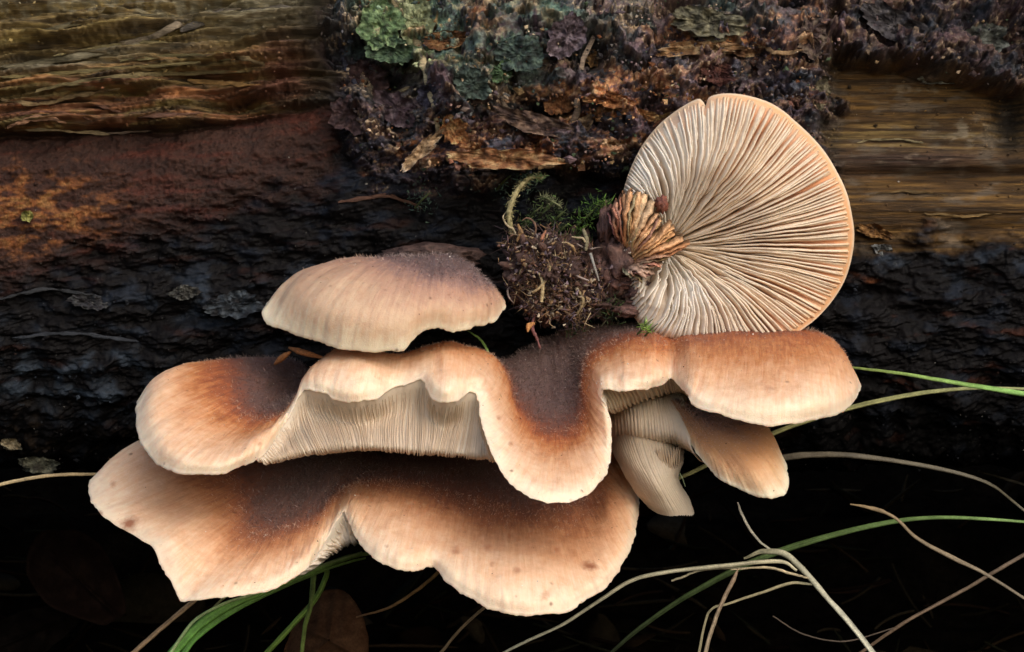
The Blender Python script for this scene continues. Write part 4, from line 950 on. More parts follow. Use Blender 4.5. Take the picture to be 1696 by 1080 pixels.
for g_ in range(11):
    tt_ = np.linspace(0, 1, 24); x0, x1 = 1086 + 4.2 * g_, 1096 + 2.6 * g_
    gx = x0 + (x1 - x0) * tt_ + 1.2 * np.sin(tt_ * 5 + g_); gy = 741 + (34 + 6 * math.sin(g_ * .35)) * tt_
    gc = P(gx, gy, -.98 + .0036 * (gx - 1103) ** 2 / 10 + .0 * tt_); an_ = np.linspace(0, 2 * math.pi, 7)[:-1]
    gr_ = .026 * np.sin(math.pi * np.clip(tt_, .04, .96)) ** .5
    gv = gc[:, None] + np.stack([np.cos(an_)[None] * gr_[:, None] * .6, 1.8 * np.sin(an_)[None] * gr_[:, None], 0 * gr_[:, None] * an_[None]], -1)
    mesh_obj('gill', gv.reshape(-1, 3), grid_faces(24, 6, True), M_gill, E, cols=np.tile((.80, .68, .56), (24 * 6, 1)), attrs={'edge': np.ones(24 * 6)})

# ---- F: upright cap turned with its gills to the viewer
Fm = root_at('mushroom', 'round upright mushroom turned to show its radiating gills, largest gill fan at the right', 1090, 410, 1.6, GM)
HUB = (1100, 408)
MG = [(1046,520),(1040,470),(1032,400),(1030,335),(1037,300),(1052,262),(1070,232),(1092,206),(1115,187),(1138,172),(1156,164),(1164,168),(1169,174),(1174,162),(1190,156),(1215,155),(1245,160),
      (1275,170),(1298,184),(1312,196),(1340,222),(1365,250),(1385,282),(1401,315),(1410,350),(1415,388),(1411,425),(1400,462),(1383,492),(1360,520),(1335,541),(1300,562),(1235,574),(1170,572),(1110,562),(1070,548),(1046,520)]
MG = np.array(MG, float)
def make_upright():
    nt, nr = 420, 60
    m = spline(MG, nt)                                 # margin path in plan pixels
    t = np.linspace(0, 1, nt)[:, None]; r = np.linspace(0, 1, nr)[None, :]
    hx, hy = HUB
    ang0 = np.arctan2(m[:, 1] - hy, m[:, 0] - hx)
    hub = np.stack([hx + 22 * np.cos(ang0), hy + 26 * np.sin(ang0)], -1)
    def depth(rr, ang, mm=None):
        # funnel: deep by the stem, swelling mid way, rim rolling away from the viewer
        x = np.cos(ang); right = .5 + .5 * x
        d = 1.35 - .95 * np.minimum(rr / .55, 1) ** .8 + .12 * np.sin(ang * 3 + 1) * rr + .10 * np.sin(ang * 7) * rr ** 3 + .9 * np.clip(rr - .84, 0, 1) ** 2 * 8
        return d - .35 * right * rr + .25 * (1 - right) * rr
    A_ = ang0[:, None] + 0 * r
    px = hub[:, 0:1] * (1 - r) + m[:, 0:1] * r; py = hub[:, 1:2] * (1 - r) + m[:, 1:2] * r
    y = depth(r + 0 * t, A_)
    front = P(px, py, y)
    # rim and the back of the cap (skin side)
    rb = np.linspace(1, 0, 30)[None, :]
    bx = (hx + 60) * (1 - rb) + m[:, 0:1] * rb; by = (hy - 20) * (1 - rb) + m[:, 1:2] * rb
    yb = depth(np.ones_like(rb) + 0 * t, ang0[:, None] + 0 * rb) + .10 + 1.0 * (1 - rb ** 2.5) ** .7 * 1.0
    kx = 1 + .012 * np.sin(np.pi * np.clip((1 - rb) / .15, 0, 1))
    back = P(hx + 60 + (bx - hx - 60) * kx, hy - 20 + (by - hy + 20) * kx, yb)
    S = np.concatenate([front, back], 1); nc = S.shape[1]
    arc = np.concatenate([[0], np.cumsum(np.linalg.norm(np.diff(m, axis=0), axis=1))]) / 100
    S = S + np.array([0, 1, 0]) * (.03 * fbm(np.repeat(arc[:, None], nc, 1) * 1.2, S[..., 2], 3, 77))[..., None]
    F = grid_faces(nt, nc, flip=False)
    ci = np.arange(len(F)) % (nc - 1)
    R = np.concatenate([r + 0 * t, 1 + 0 * t * rb], 1)
    X = np.cos(np.concatenate([A_, ang0[:, None] + 0 * rb], 1))
    AA = np.concatenate([A_, ang0[:, None] + 0 * rb], 1)
    warm = ss(-.1, .75, np.cos(AA + .15)) * ss(.12, .5, R)
    n = fbm(S[..., 0] * 1.6, S[..., 2] * 1.6, 4, 78)
    col = np.ones(S.shape) * np.array([.56, .47, .38])
    col = mixc(col, (.68, .25, .075), warm * (.72 + .4 * n))
    col = mixc(col, (.30, .19, .13), ss(.30, .05, R) * .7)
    rim = ss(.94, .985, R)
    col = mixc(col, (.76, .55, .36), rim * .9); col = mixc(col, (.80, .40, .17), rim * ss(.0, .7, X) * .9); col = mixc(col, (.84, .70, .52), ss(.985, 1.0, R) * .8)
    col = col * np.ones((1, 1, 1))
    front_f = ci < nr - 1
    mesh_obj('cap_underside', S.reshape(-1, 3), F[front_f], M_open_under, Fm, cols=col.reshape(-1, 3), attrs={'edge': np.ones(S.shape[:2])})
    tone = np.clip(1 - np.concatenate([np.zeros_like(r + 0 * t), (1 - rb) * 1.4 + 0 * t], 1), 0, 1)
    UV = np.stack([np.repeat(arc[:, None], nc, 1), np.repeat(np.concatenate([np.zeros(nr), np.linspace(0, 3, 30)])[None], nt, 0)], -1)
    mesh_obj('cap', S.reshape(-1, 3), F[~front_f], M_cap, Fm, uv=UV.reshape(-1, 2), attrs={'tone': tone, 'spot': tone * 0})
    # gills
    total = arc[-1]
    NL = 112
    marks = np.linspace(.0, 1, NL * 2, endpoint=False) * total
    for gi, am in enumerate(marks):
        long_ = gi % 2 == 0
        am = am + rng.normal(0, .014)
        fi = np.interp(am, arc, np.arange(nt)); i0 = int(np.clip(fi, 0, nt - 2)); fr = fi - i0
        M_ = m[i0] * (1 - fr) + m[i0 + 1] * fr
        a = math.atan2(M_[1] - hy, M_[0] - hx)
        r0 = 0.0 if long_ and gi % 4 == 0 else (rng.uniform(.10, .30) if long_ else rng.uniform(.34, .70))
        if math.cos(a) < -.25 and abs(math.sin(a)) < .9: r0 = max(r0, .55)
        ns = 34; tt = np.linspace(0, 1, ns); rr = r0 + (.955 + .02 * rng.random() - r0) * tt
        H = np.array([hx + 22 * math.cos(a), hy + 26 * math.sin(a)])
        dirv = M_ - H; L = np.linalg.norm(dirv); perp = np.array([-dirv[1], dirv[0]]) / L
        # gills leave the stem level and sweep outwards
        bend = -18 * math.sin(a) * np.sin(math.pi * rr) * (1 if math.cos(a) > -.2 else .3)
        wob = 3.0 * fbm(rr * 3.2, rr * 0 + gi * .05, 2, 301) * np.sin(math.pi * rr) + 1.1 * fbm(rr * 9 + gi * 3, rr * 0, 2, 303) * np.sin(math.pi * rr)
        if not long_: bend = bend + 0
        q = H[None] * (1 - rr[:, None]) + M_[None] * rr[:, None] + perp[None] * (bend + wob)[:, None]
        ang = np.full(ns, a)
        hgt = (.24 if long_ else .17) * np.clip(tt / (.10 if r0 < .05 else .22), .06, 1) * np.clip((.985 - rr) / .34, .10, 1) ** .8 * (1 + .16 * fbm(tt * 8 + gi, tt * 0, 3, 305)) * rng.uniform(.85, 1.1)
        base = P(q[:, 0], q[:, 1], depth(rr, ang)); tg = unit(np.gradient(base, axis=0)); nv = np.array([0, -1.0, 0])
        sd_ = unit(np.cross(nv, tg)); nn = unit(np.cross(tg, sd_)); nn = nn * np.sign(-(nn[:, 1:2]))
        lean = sd_ * ((.35 * math.sin(a * 1.0) * hgt + .02 * rng.normal())[:, None])
        serr = .006 * fbm(tt * 60 + gi, tt * 0, 2, 306)
        e = base + nn * (hgt + serr)[:, None] + lean
        bw, ew = .028, .0135
        sec = np.stack([base - nn * .03 - sd_ * bw, base * .45 + e * .55 - sd_ * .019, e - sd_ * ew, e + nn * .008, e + sd_ * ew, base * .45 + e * .55 + sd_ * .019, base - nn * .03 + sd_ * bw], 1)
        wv = float(ss(.0, .9, math.cos(a + .15)))
        tip = np.array([.74, .69, .61]) * (1 - wv) + np.array([.78, .64, .48]) * wv
        deep = np.array([.56, .46, .36]) * (1 - wv) + np.array([.62, .23, .07]) * wv
        orng = ss(.15, .55, rr)[:, None]
        dc = deep * orng + np.array([.42, .32, .24]) * (1 - orng)
        grow = np.array([0, .55, 1, 1, 1, .55, 0])[None, :, None]
        cc = dc[:, None] * (1 - grow) + (tip * np.ones((ns, 3)))[:, None] * grow
        endm = ss(.90, .975, rr)[:, None, None]; rimc = np.array([.76, .55, .36]) * (1 - .5 * wv) + np.array([.80, .48, .25]) * .5 * wv
        cc = cc * (1 - endm) + rimc * endm
        cc = cc * (1 + .06 * rng.normal())
        ed = np.tile(np.array([0, .5, .9, 1, .9, .5, 0]), (ns, 1))
        mesh_obj('gill', sec.reshape(-1, 3), grid_faces(ns, 7), M_open_gill, Fm, cols=cc.reshape(-1, 3), attrs={'edge': ed})
def plain_flesh(name, sss=.15):
    b = NB(name); ob = b.obj(); c = b.attr('Col', 0)
    n1 = b.noise(ob, 2.2, 4, .6); n2 = b.noise(ob, 16, 4, .7)
    col = b.mix(b.map(n1, .3, .7, 0, .22), c, (.52, .38, .26)); col = b.mix(b.map(n2, .4, .8, 0, .30), col, (.30, .19, .12))
    vo = b.n('ShaderNodeTexVoronoi'); vo.inputs['Scale'].default_value = 1.5; b.put(vo.inputs['Vector'], ob)
    sp = b.math('MULTIPLY', b.map(vo.outputs['Distance'], .10, .04), b.map(b.n_sep(vo.outputs['Color']), .80, .84))
    col = b.mix(b.math('MULTIPLY', sp, .8), col, (.12, .035, .02))
    return b.fin(col, .55, b.bump(n2, .4, .02), .3, sss, (.22, .11, .06))
M_open_under = plain_flesh('open_underside'); M_open_gill = plain_flesh('open_gills', .12)
make_upright()

# stem of F with a fan of thick crumpled lamellae
M_stem = attr_mat('stem_flesh', 3.5, 16, .35, (.45, .7), .7, .05, .35)
def lump(name, parent, cx, cy, y, rx, ry, rz, col, col2, seed, mat, amp=.35, sub=4, freq=2.2, noise_gain=.6):
    import bmesh
    from mathutils import noise as mn
    bm = bmesh.new(); bmesh.ops.create_icosphere(bm, subdivisions=sub, radius=1)
    c0 = P(cx, cy, y); V_ = []; C_ = []
    for v in bm.verts:
        d = v.co.normalized(); n = mn.fractal(d * freq + Vector((seed, seed * .7, 0)), .8, 2.1, 5); n2 = mn.fractal(d * freq * 3.1 + Vector((0, seed, 3)), .8, 2.1, 4)
        k = 1 + amp * n + amp * .4 * n2
        V_.append((c0[0] + d.x * rx * k, c0[1] + d.y * ry * k, c0[2] + d.z * rz * k))
        m = min(1, max(0, .5 + 1.0 * n2)); C_.append([a * (1 - m) + b * m for a, b in zip(col, col2)])
    F_ = [[v.index for v in f.verts] for f in bm.faces]; bm.free()
    return mesh_obj(name, V_, F_, mat, parent, cols=np.array(C_))
for a_ in lump_later: lump(*a_[:11], M_stem, .35)
lump('stem', Fm, 1030, 432, 1.2, .44, .85, .60, (.085, .050, .048), (.20, .11, .085), 3, M_stem)
lump('stem', Fm, 1062, 482, 1.0, .42, .5, .22, (.050, .030, .033), (.12, .07, .065), 9, M_stem)
def lamella(root_, tip, w_root, w_tip, y0, y1, col, seed, rootobj=None):
    n, mm = 30, 10
    t = np.linspace(0, 1, n)
    mid = ((root_[0] + tip[0]) / 2 + 7 * math.sin(seed * 1.7), (root_[1] + tip[1]) / 2 + 5 * math.cos(seed * 2.3))
    q = spline(np.array([root_, mid, tip], float), n)
    y = y0 + (y1 - y0) * t - .28 * np.sin(math.pi * t)
    y = y + .05 * fbm(t * 5, t * 0 + seed, 3, 12)
    c = P(q[:, 0], q[:, 1], y); tg = unit(np.gradient(c, axis=0)); s_ = unit(np.cross(tg, np.array([0, -1.0, 0])))
    wd = (w_root + (w_tip - w_root) * t ** .7) * np.clip((1 - t) / .10, .25, 1) ** .5
    ang = np.linspace(0, 2 * math.pi, 12, endpoint=False)
    dep = .34
    v = c[:, None] + s_[:, None] * (np.cos(ang)[None, :] * wd[:, None] * (1 + .3 * fbm(t * 6 + seed, t * 0, 3, 14))[:, None])[..., None] + np.array([0, 1.0, .25])[None, None] * (np.sin(ang)[None, :, None] * dep * .5 + dep * .5)
    v = v + s_[:, None] * (.035 * fbm(t * 7 + seed * 3, t * 0, 3, 15))[:, None, None]
    edge = np.clip(-np.sin(ang), 0, 1)[None, :, None]
    cc = np.asarray(col) * (.45 + .75 * edge) * (1 + .35 * fbm(v[..., 0] * 6, v[..., 2] * 6, 3, seed))[..., None]
    mesh_obj('lamella', v.reshape(-1, 3), grid_faces(n, 12, True), M_stem, Fm, cols=cc.reshape(-1, 3))
LM = [((1020,395),(1014,345),.030,.055,(.34,.15,.10)), ((1026,400),(1022,335),.03,.055,(.42,.22,.14)), ((1032,405),(1033,322),.03,.06,(.50,.26,.13)),
      ((1036,408),(1046,318),.03,.065,(.56,.30,.15)), ((1040,410),(1058,318),.035,.075,(.60,.36,.19)), ((1042,412),(1070,322),.035,.085,(.62,.42,.24)),
      ((1042,415),(1084,334),.04,.085,(.62,.42,.25)), ((1044,418),(1092,352),.03,.05,(.54,.32,.18)), ((1045,420),(1096,366),.035,.06,(.60,.36,.19)),
      ((1047,424),(1112,370),.035,.055,(.60,.34,.17)), ((1048,427),(1117,378),.035,.050,(.62,.36,.18)), ((1050,430),(1118,388),.03,.045,(.56,.30,.14)),
      ((1052,432),(1132,398),.03,.06,(.60,.34,.17)), ((1060,434),(1143,404),.03,.045,(.52,.24,.12)), ((1052,434),(1122,412),.03,.035,(.42,.22,.13)),
      ((1050,437),(1112,424),.03,.035,(.42,.24,.15)), ((1046,440),(1098,438),.03,.040,(.46,.30,.21)), ((1040,440),(1084,455),.035,.045,(.46,.31,.23)),
      ((1036,444),(1070,462),.035,.045,(.42,.28,.21)), ((1034,448),(1054,458),.035,.045,(.38,.25,.19))]
LM2 = []
for a, b, w0, w1, c in LM:
    LM2.append((a, b, w0, w1 * .88, c))
    LM2.append(((a[0] + 2, a[1] + 3), (b[0] + rng.uniform(-9, 3), b[1] + rng.uniform(1, 11)), w0 * .6, w1 * .45, tuple(x * rng.uniform(.6, .95) for x in c)))
for i, (a, b, w0, w1, c) in enumerate(LM2): lamella(a, b, w0, w1, .42, .18 - .15 * (i % 3 == 0), c, i + 1)
# darker flap of torn skin beside the lamellae and rolled folds of the stem
make_flake('torn_skin', 1098, 338, 11, 13, .4, (.16, .055, .035), (.24, .09, .06), -99, .1, 501, M_stem, None) if False else None
lump('skin_fold', Fm, 1096, 338, .15, .10, .10, .14, (.13, .045, .035), (.26, .09, .055), 21, M_stem, .5, 3)
for k, (x, y_, w_, h_) in enumerate([(1003, 372, .12, .32), (1012, 410, .12, .22), (994, 440, .18, .24), (1026, 468, .22, .12), (1008, 455, .2, .2), (1058, 500, .3, .12), (1040, 515, .22, .10)]):
    lump('skin_fold', Fm, x, y_, .65 + .1 * (k % 3), w_, .22, h_, (.075, .042, .042), (.20, .105, .085), 31 + k * 2, M_stem, .55, 3)

# ================================================================== DEBRIS, MOSS, ROOTLET, NEEDLES
M_fibre = attr_mat('fibre', 12, 40, .3, (.6, .9), .3, .02, .3)
M_litter = attr_mat('litter', 6, 20, .3, (.9, 1), .3, .02, 0.0)
M_moss = attr_mat('moss_leaf', 10, 30, .3, (.5, .8), .2, .02, .3)
M_grass = attr_mat('grass', 4, 40, .30, (.4, .65), .5, .015, .25, 0, (1, 1, 1))

def tube(name, pts, r, col, mat, parent=None, n=60, rough=.25, seed=0, knots=0):
    """pts: (px, py, depth); r: list of radii (cm) along the tube"""
    q = spline(np.array(pts, float), n); c = P(q[:, 0], q[:, 1], q[:, 2]); t = np.linspace(0, 1, n)
    rad = np.interp(t, np.linspace(0, 1, len(r)), r) * (1 + rough * fbm(t * 14 + seed, t * 0, 3, seed))
    if knots: rad = rad * (1 + .5 * np.maximum(0, np.sin(t * knots * math.pi)) ** 8)
    tg = unit(np.gradient(c, axis=0)); a = unit(np.cross(tg, np.array([.1, -1, .2]))); b = np.cross(tg, a)
    an = np.linspace(0, 2 * math.pi, 8, endpoint=False)
    v = c[:, None] + (a[:, None] * np.cos(an)[None, :, None] + b[:, None] * np.sin(an)[None, :, None]) * rad[:, None, None]
    cc = np.asarray(col) * (1 + .4 * fbm(t * 20 + seed, t * 0, 3, seed + 2))[:, None, None] * np.ones((n, 8, 1))
    f = np.concatenate([grid_faces(n, 8, True)])
    return mesh_obj(name, v.reshape(-1, 3), f, mat, parent, cols=cc.reshape(-1, 3))

def strands(name, parent, centres, N, L, rad, cols, seed, bias=(0, -.3, 0), curl=1.2, mat=None, flat=1.0):
    """N short curved fibres growing from given centres [(px,py,depth,spread_cm)], one joined mesh"""
    r_ = np.random.default_rng(seed); cs = np.array(centres, float); k = r_.integers(0, len(cs), N)
    p = P(cs[k, 0], cs[k, 1], cs[k, 2]) + r_.normal(0, 1, (N, 3)) * cs[k, 3:4] * np.array([1, .7, 1]) * .5
    d = unit(r_.normal(0, 1, (N, 3)) + np.asarray(bias)); ln = r_.uniform(.4, 1.0, (N, 1)) * L
    w_ = unit(np.cross(d, r_.normal(0, 1, (N, 3)))); ns = 5; secs = []
    cur = unit(r_.normal(0, 1, (N, 3))) * curl
    rr = r_.uniform(.5, 1.3, (N, 1)) * rad; w2 = np.cross(d, w_)
    for i in range(ns):
        t = i / (ns - 1); c = p + d * ln * t + cur * ln * t * t * .5
        q = rr * (1 - .85 * t) * (1 if i else .8)
        secs.append(np.stack([c - w_ * q, c + w2 * q * flat, c + w_ * q], 1))
    v = np.stack(secs, 1)                                            # N, ns, 3, 3
    f = []
    for i in range(ns - 1):
        for a, b in ((0, 1), (1, 2), (2, 0)): f.append((i * 3 + a, i * 3 + b, (i + 1) * 3 + b, (i + 1) * 3 + a))
    f = np.array(f)[None] + (np.arange(N) * ns * 3)[:, None, None]
    pal = np.array(cols); cc = pal[r_.integers(0, len(pal), N)] * r_.uniform(.5, 1.25, (N, 1))
    o = mesh_obj(name, v.reshape(-1, 3), f.reshape(-1, 4), mat or M_fibre, parent, cols=np.repeat(cc, ns * 3, 0))
    return o

clump = thing('debris_clump', 'crumbly brown clump of soil, roots and rotten fibres beside the gilled mushroom stem', 'debris', tuple(P(915, 460, 1.5)))
for k, (x, y_, d, a, b, c) in enumerate([(880, 450, .9, .34, .4, .42), (915, 440, .8, .42, .5, .40), (945, 480, .9, .42, .4, .36), (900, 495, 1.0, .34, .4, .30), (975, 450, 1.0, .34, .4, .45), (990, 500, 1.1, .50, .4, .25), (940, 420, 1.1, .30, .3, .25)]):
    lump('soil_clod', clump, x, y_, d, a, b, c, (.035, .020, .021), (.12, .068, .055), 51 + k * 3, M_bark, .95, 5, 2.2)
strands('root_fibres', clump, [(858, 395, .6, .22), (880, 420, .5, .30), (905, 400, .5, .25), (900, 445, .35, .35), (925, 470, .35, .35), (900, 480, .4, .3), (950, 500, .45, .35), (985, 480, .6, .30), (940, 435, .5, .3), (890, 505, .5, .2), (955, 520, .6, .25), (860, 470, .6, .2)],
        1900, .17, .015, [(.14, .075, .05), (.24, .15, .08), (.07, .04, .036), (.18, .10, .05), (.36, .28, .17), (.05, .03, .034), (.10, .07, .09)], 61, curl=2.4)['kind'] = 'stuff'
strands('wood_chips', clump, [(875, 430, .4, .4), (910, 455, .35, .45), (945, 490, .45, .45), (985, 470, .6, .35), (900, 500, .5, .3)],
        800, .10, .05, [(.16, .085, .06), (.30, .19, .10), (.08, .045, .05), (.40, .33, .24), (.19, .14, .16)], 62, curl=.5, flat=.5)['kind'] = 'stuff'
# pale straws in the clump
for k, (pts, r, c) in enumerate([
    ([(893, 452, .2), (899, 470, .1), (897, 500, .15)], [.03, .05, .045], (.50, .40, .22)),
    ([(912, 440, .2), (905, 462, .1), (892, 478, .1), (882, 484, .15)], [.03, .04, .03], (.42, .32, .17)),
    ([(966, 380, .5), (972, 398, .4), (970, 415, .4)], [.05, .06, .04], (.24, .21, .13)),
    ([(978, 420, .4), (984, 440, .3), (992, 465, .35)], [.04, .035, .02], (.34, .33, .30)),
    ([(858, 372, .5), (862, 385, .4), (856, 400, .4)], [.03, .06, .03], (.34, .19, .08)),
    ([(904, 382, .4), (898, 395, .3), (900, 410, .35)], [.02, .06, .03], (.32, .14, .08)),
    ([(938, 402, .4), (948, 408, .3), (952, 416, .4)], [.02, .04, .03], (.48, .32, .16)),
    ([(935, 445, .3), (958, 458, .25), (975, 465, .3)], [.02, .03, .02], (.44, .36, .34)),
    ([(958, 480, .3), (966, 500, .3), (955, 522, .4)], [.03, .05, .02], (.36, .28, .15)),
    ([(920, 505, .4), (935, 515, .35), (952, 526, .45)], [.02, .035, .02], (.28, .20, .12))]):
    tube('straw', pts, [x * .62 for x in r], tuple(x * .8 for x in c), M_fibre, clump, 30, .6, 70 + k)

for k in range(34):
    x0, y0 = 850 + 110 * random.random(), 385 + 125 * random.random(); a0 = random.uniform(0, 6.28); pts = [(x0, y0, .45)]
    for q_ in range(5):
        a0 += random.uniform(-1.1, 1.1); pts.append((pts[-1][0] + 9 * math.cos(a0), pts[-1][1] + 9 * math.sin(a0), .38 + .25 * random.random()))
    tube('root_thread', pts, [.012, .02, .016, .006], random.choice([(.26, .19, .11), (.16, .09, .06), (.36, .29, .18), (.12, .07, .07), (.20, .16, .14)]), M_fibre, clump, 36, .7, 200 + k)
def moss(name, label, centres, N, L, seed, cols, group=None):
    c0 = centres[0]; root = thing(name, label, 'moss', tuple(P(c0[0], c0[1], c0[2] + .1)), group)
    for k, c in enumerate(centres):
        tube('stem', [(c[0] - 12, c[1] + 14, c[2] + .25), (c[0], c[1], c[2]), (c[0] + 14, c[1] - 12, c[2] - .05)], [.02, .018, .006], (.07, .09, .03), M_moss, root, 16, .2, seed + k)
    o = strands('leaves', root, centres, N, L, .013, cols, seed, (0, -.6, .5), .9, M_moss, .35); o['kind'] = 'stuff'
    return root
GREEN = [(.09, .18, .03), (.05, .11, .02), (.14, .25, .05), (.03, .06, .02)]
DGREEN = [(.035, .06, .02), (.055, .085, .028), (.09, .09, .045), (.02, .03, .018)]
moss('moss_tuft', 'bright green moss tuft beside the frilled stem of the gilled mushroom', [(985, 345, .7, .20), (968, 362, .7, .25), (960, 385, .8, .2), (1000, 340, .6, .15)], 330, .12, 81, GREEN)
moss('moss_tuft', 'dull green moss tuft on top of the crumbly brown debris clump', [(885, 352, .8, .22), (905, 345, .8, .25), (925, 358, .8, .22), (870, 370, .8, .15), (930, 380, .8, .2)], 330, .13, 82, DGREEN + [(.08, .14, .04)])
moss('moss_tuft', 'tiny fresh green moss sprig lying on the ridge of the largest mushroom', [(1068, 540, -.15, .07), (1076, 548, -.2, .06)], 60, .13, 83, [(.28, .46, .08), (.36, .55, .14), (.20, .36, .06)])
moss('moss_tuft', 'dark green moss tuft below the debris clump in the shade', [(1000, 505, .6, .25), (1020, 512, .7, .22), (950, 535, .8, .2)], 380, .13, 84, DGREEN)
moss('moss_tuft', 'teal green moss patch on the bark above the debris clump', [(800, 292, 1.5, .3), (835, 300, 1.5, .3), (870, 305, 1.5, .2), (700, 330, 1.8, .3)], 420, .10, 85, [(.05, .09, .07), (.03, .06, .05), (.08, .13, .09)])

ms = thing('moss_shoot', 'long curled yellow green moss shoot rising from the debris clump', 'moss', tuple(P(846, 398, .7)))
mp_ = [(900, 294, .9), (880, 294, .8), (864, 306, .7), (852, 325, .6), (844, 348, .55), (845, 372, .55), (852, 398, .7)]
tube('stem', mp_, [.02, .03, .04, .045, .04, .05], (.30, .26, .13), M_fibre, ms, 60, .4, 90, 18)
_q = spline(np.array(mp_), 40)
strands('leaves', ms, [(a, b, c, .06) for a, b, c in _q], 420, .10, .012, [(.28, .26, .12), (.19, .20, .08), (.36, .30, .16)], 91, (0, -.3, .2), .8, M_moss, .4)['kind'] = 'stuff'
strands('tip_leaves', ms, [(a, b, c, .05) for a, b, c in _q[:8]], 90, .10, .012, [(.12, .24, .09), (.18, .30, .12)], 92, (.6, -.3, .2), .8, M_moss, .4)['kind'] = 'stuff'
ms2 = thing('moss_shoot', 'short feathery green moss shoot between the debris clump and the bark', 'moss', tuple(P(900, 350, 1.0)))
tube('stem', [(898, 325, 1.0), (912, 332, .8), (928, 342, .7)], [.015, .02, .01], (.16, .17, .08), M_fibre, ms2, 24, .3, 93)
strands('leaves', ms2, [(898 + 3 * i, 325 + 1.8 * i, 1.0 - .03 * i, .05) for i in range(10)], 120, .12, .011, [(.16, .18, .09), (.24, .25, .14)], 94, (.3, -.3, .3), .7, M_moss, .4)['kind'] = 'stuff'

rl = thing('rootlet', 'thin crooked dark red rootlet hanging from the debris clump', 'root', tuple(P(890, 505, .8)))
tube('root', [(897, 500, .8), (890, 515, .6), (883, 530, .4), (882, 545, .25), (889, 560, .15), (895, 578, .1)], [.022, .028, .024, .03, .022, .012], (.14, .055, .05), M_fibre, rl, 50, .4, 95, 9)
tube('side_bud', [(884, 536, .35), (876, 540, .25), (874, 550, .2)], [.03, .055, .01], (.42, .20, .07), M_fibre, rl, 20, .3, 96)

for pts, lb in (([(455, 603, .6), (468, 592, .4), (481, 583, .3)], 'short rust orange needle standing behind the left lobe'), ([(479, 576, .5), (503, 584, .2), (536, 593, 0.1)], 'longer rust orange needle pointing right under the small upper mushroom')):
    o = tube('conifer_needle', pts, [.02, .055, .05, .02], (.42, .17, .06), M_fibre, None, 24, .15, 97); tag(o, lb, 'needle', 'fallen needles')

o = make_flake('leaf_scrap', 45, 358, 10, 9, .3, (.20, .20, .06), (.32, .30, .10), .12, .2, 700, M_moss); tag(o, 'tiny yellow green leaf scrap stuck on the orange rotten wood at the left', 'leaf')
o = make_flake('lichen_pebble', 18, 735, 16, 9, .2, (.22, .18, .11), (.40, .34, .22), .35, .2, 710, M_bark); tag(o, 'small pale tan scale on the dark wood at the far left', 'lichen')
o = make_flake('lichen_pebble', 68, 770, 30, 14, .1, (.10, .10, .07), (.22, .22, .16), .35, .2, 720, M_bark); tag(o, 'larger greenish grey scale above the straw at the left edge', 'lichen')

# ================================================================== GRASS AND STRAWS
def blade(name, label, cat, pts, widths, col, seed=0, col2=None, fold=.25, thick=.13, n=90, group='grass blades and straws around the mushrooms', twist=0.0, parent=None):
    q = spline(np.array(pts, float), n); c = P(q[:, 0], q[:, 1], q[:, 2]); t = np.linspace(0, 1, n)
    wd = np.interp(t, np.linspace(0, 1, len(widths)), widths) * .5 * (1 + .16 * fbm(t * 11 + seed, t * 0, 4, seed))
    c = c + .009 * np.stack([fbm(t * 9, t * 0 + seed, 4, seed + 1), t * 0, fbm(t * 9, t * 0 + seed, 4, seed + 2)], -1)
    tg = unit(np.gradient(c, axis=0)); a = unit(np.cross(tg, np.array([.15, -1, .25]))); b = np.cross(tg, a)
    tw = twist * fbm(t * 3, t * 0, 2, seed + 5); a, b = a * np.cos(tw)[:, None] + b * np.sin(tw)[:, None], -a * np.sin(tw)[:, None] + b * np.cos(tw)[:, None]
    # folded cross-section with ribs
    xs = np.array([-1, -.6, -.25, 0, .25, .6, 1, .6, .2, 0, -.2, -.6]); ys = np.array([0, .22, .12, -.06, .12, .22, 0, -.30, -.42, -.36, -.42, -.30])
    v = c[:, None] + a[:, None] * xs[None, :, None] * wd[:, None, None] * .70 + b[:, None] * (ys * 1.0)[None, :, None] * wd[:, None, None] * (thick / .22) * .8
    m = len(xs); c1 = np.asarray(col); c2 = np.asarray(col2 if col2 is not None else col)
    stripes = (1 + .8 * fbm(xs[None, :] * 3 + 0 * t[:, None], t[:, None] * 1.2 + seed, 3, seed + 3) + .5 * fbm(t[:, None] * 12 + 0 * xs[None, :], xs[None, :] * .5 + seed, 3, seed + 4))
    cc = (c1 * (1 - t[:, None]) + c2 * t[:, None])[:, None] * stripes[..., None]
    stripes_ok = True
    v = np.concatenate([v.reshape(-1, 3), c[:1], c[-1:]]); cc = np.concatenate([cc.reshape(-1, 3), c1[None], c2[None]])
    f = grid_faces(n, m, True)
    o = mesh_obj(name, v, f, M_grass, parent, cols=cc)
    if label: tag(o, label, cat, group)
    return o
GR, LG, STR, DRY, BRN = (.16, .34, .06), (.30, .42, .12), (.42, .36, .20), (.34, .30, .21), (.20, .13, .08)
blade('grass', 'bright green grass blade entering at the right edge beside the right lobe', 'grass', [(1380, 606, 3.0), (1430, 611, 2.4), (1500, 620, 1.8), (1600, 637, 1.2), (1730, 658, .6)], [.05, .07, .09, .12, .15], (.34, .40, .12), 1, (.24, .46, .12))
blade('grass', 'long olive straw passing behind the small mauve mushroom to the right edge', 'grass', [(1105, 800, 3.6), (1150, 780, 3.4), (1280, 718, 3.0), (1400, 678, 2.5), (1520, 652, 2.0), (1620, 643, 1.6), (1740, 646, 1.2)], [.09, .11, .12, .13, .12, .09, .06], (.36, .34, .15), 2, (.30, .32, .14))
